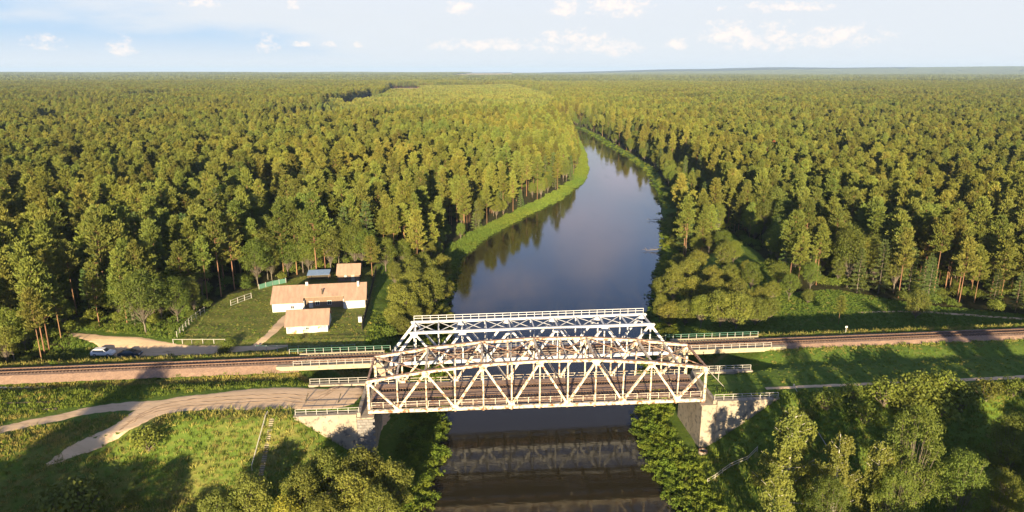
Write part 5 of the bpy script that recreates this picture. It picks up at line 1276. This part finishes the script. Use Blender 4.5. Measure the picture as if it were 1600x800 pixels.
    # undergrowth on forest fringe
    X, Y = jitter_grid(-150, 170, 128, 420, 3.2, 37); ok = infr(X, Y) & ((forest_ok(X, Y)) | (riv(X, Y) < 14)) & (riv(X, Y) > 3) & (loc(X, Y, B0, BD, BN)[1] > 9) & ~inside(X, Y, YARD) & ~inside(X, Y, MEADOW); X, Y = X[ok], Y[ok]
    k = (r.uniform(0, 1, len(X)) < .45) & ~((Y > 225) & (X < 55) & (riv(X, Y) < 17)); X, Y = X[k], Y[k]
    cs = []
    for cm, tm in PR['shrub']: cs.append([bpy.data.objects.new('shrub_source', cm)])
    scatter('undergrowth', X, Y, r.integers(0, 2, len(X)), r.uniform(.45, 1.3, len(X)), cs, 'bushy undergrowth below the forest fringe')
ground_cover()
def fallen(px, py, L_, ang, label):
    x, y = P(px, py, -9.8); r = empty('fallen_tree', (x, y, -9.75), ang, label=label, cat='fallen tree'); rr = random.Random(int(px))
    MB().tube([(0, 0, .7), (-L_ * .5, 0, .35), (-L_, .4, .0)], [.18, .13, .05], 6).build('trunk', M['bark_d'], r)
    for i in range(14):
        t = rr.uniform(.25, 1); a = rr.uniform(-1.3, 1.3); l = rr.uniform(1, 2.6)
        MB().tube([(-L_ * t, 0, .3), (-L_ * t - l * .6, l * math.sin(a), .3 + rr.uniform(0, 1.1))], [.05, .02], 4).build('branch', M['bark_d'], r)
fallen(1038, 344, 7, .1, 'dead tree fallen into the water from right bank, farther one')
fallen(1038, 392, 7, -.05, 'dead tree fallen into the water from right bank, nearer one')
def far_house():
    px_ = [p for p in FIELD]; x0, x1 = min(p[0] for p in px_), max(p[0] for p in px_); y0, y1 = min(p[1] for p in px_), max(p[1] for p in px_)
    for nm, poly, lab in (('crop_field', FIELD, 'ochre crop field in a far clearing'), ('crop_field', FIELD2, 'pale fields close to the horizon')):
        n = 30; xs = np.linspace(min(p[0] for p in poly), max(p[0] for p in poly), n); ys = np.linspace(min(p[1] for p in poly), max(p[1] for p in poly), n); XX, YY = np.meshgrid(xs, ys); V = np.stack([XX.ravel(), YY.ravel(), zatv(XX.ravel(), YY.ravel()) + .8], 1); idx = np.arange(n * n).reshape(n, n)
        F = np.stack([idx[:-1, :-1].ravel(), idx[:-1, 1:].ravel(), idx[1:, 1:].ravel(), idx[1:, :-1].ravel()], 1); cc = V[F].mean(1); k = inside(cc[:, 0], cc[:, 1], poly)
        link(nm, np_mesh(nm, V, F[k], (M['stubble'],)), kind='structure', label=lab)
    x, y = P(640, 143, -2); z = zat(x, y); r = empty('distant_farmhouse', (x, y, z), .1, label='tiny white farmhouse on the ochre field far beyond the forest', cat='house')
    walls(r, 0, 14, 0, 8, 4, 8, M['wallw']); MB().box((7, .13, 2), (13.4, .25, 3.9)).build('front_wall', M['wallw'], r); gable(r, 0, 14, 0, 8, 4, 8, M['roof'])
far_house()

# ------------------------------------------------------------ air
def haze(dens):
    mb = MB(); mb.box((0, 14000, 96), (64000, 36000, 220)); m_ = bpy.data.materials.new('summer_haze'); m_.use_nodes = True; N = m_.node_tree.nodes; L = m_.node_tree.links
    N.remove(N['Principled BSDF']); v = N.new('ShaderNodeVolumePrincipled'); v.inputs['Density'].default_value = dens; v.inputs['Color'].default_value = (.50, .70, 1, 1); v.inputs['Anisotropy'].default_value = 0
    L.new(v.outputs[0], N['Material Output'].inputs['Volume']); mb.build('haze', m_, kind='stuff', label='thin blue summer haze over the valley')
haze(4.8e-5)
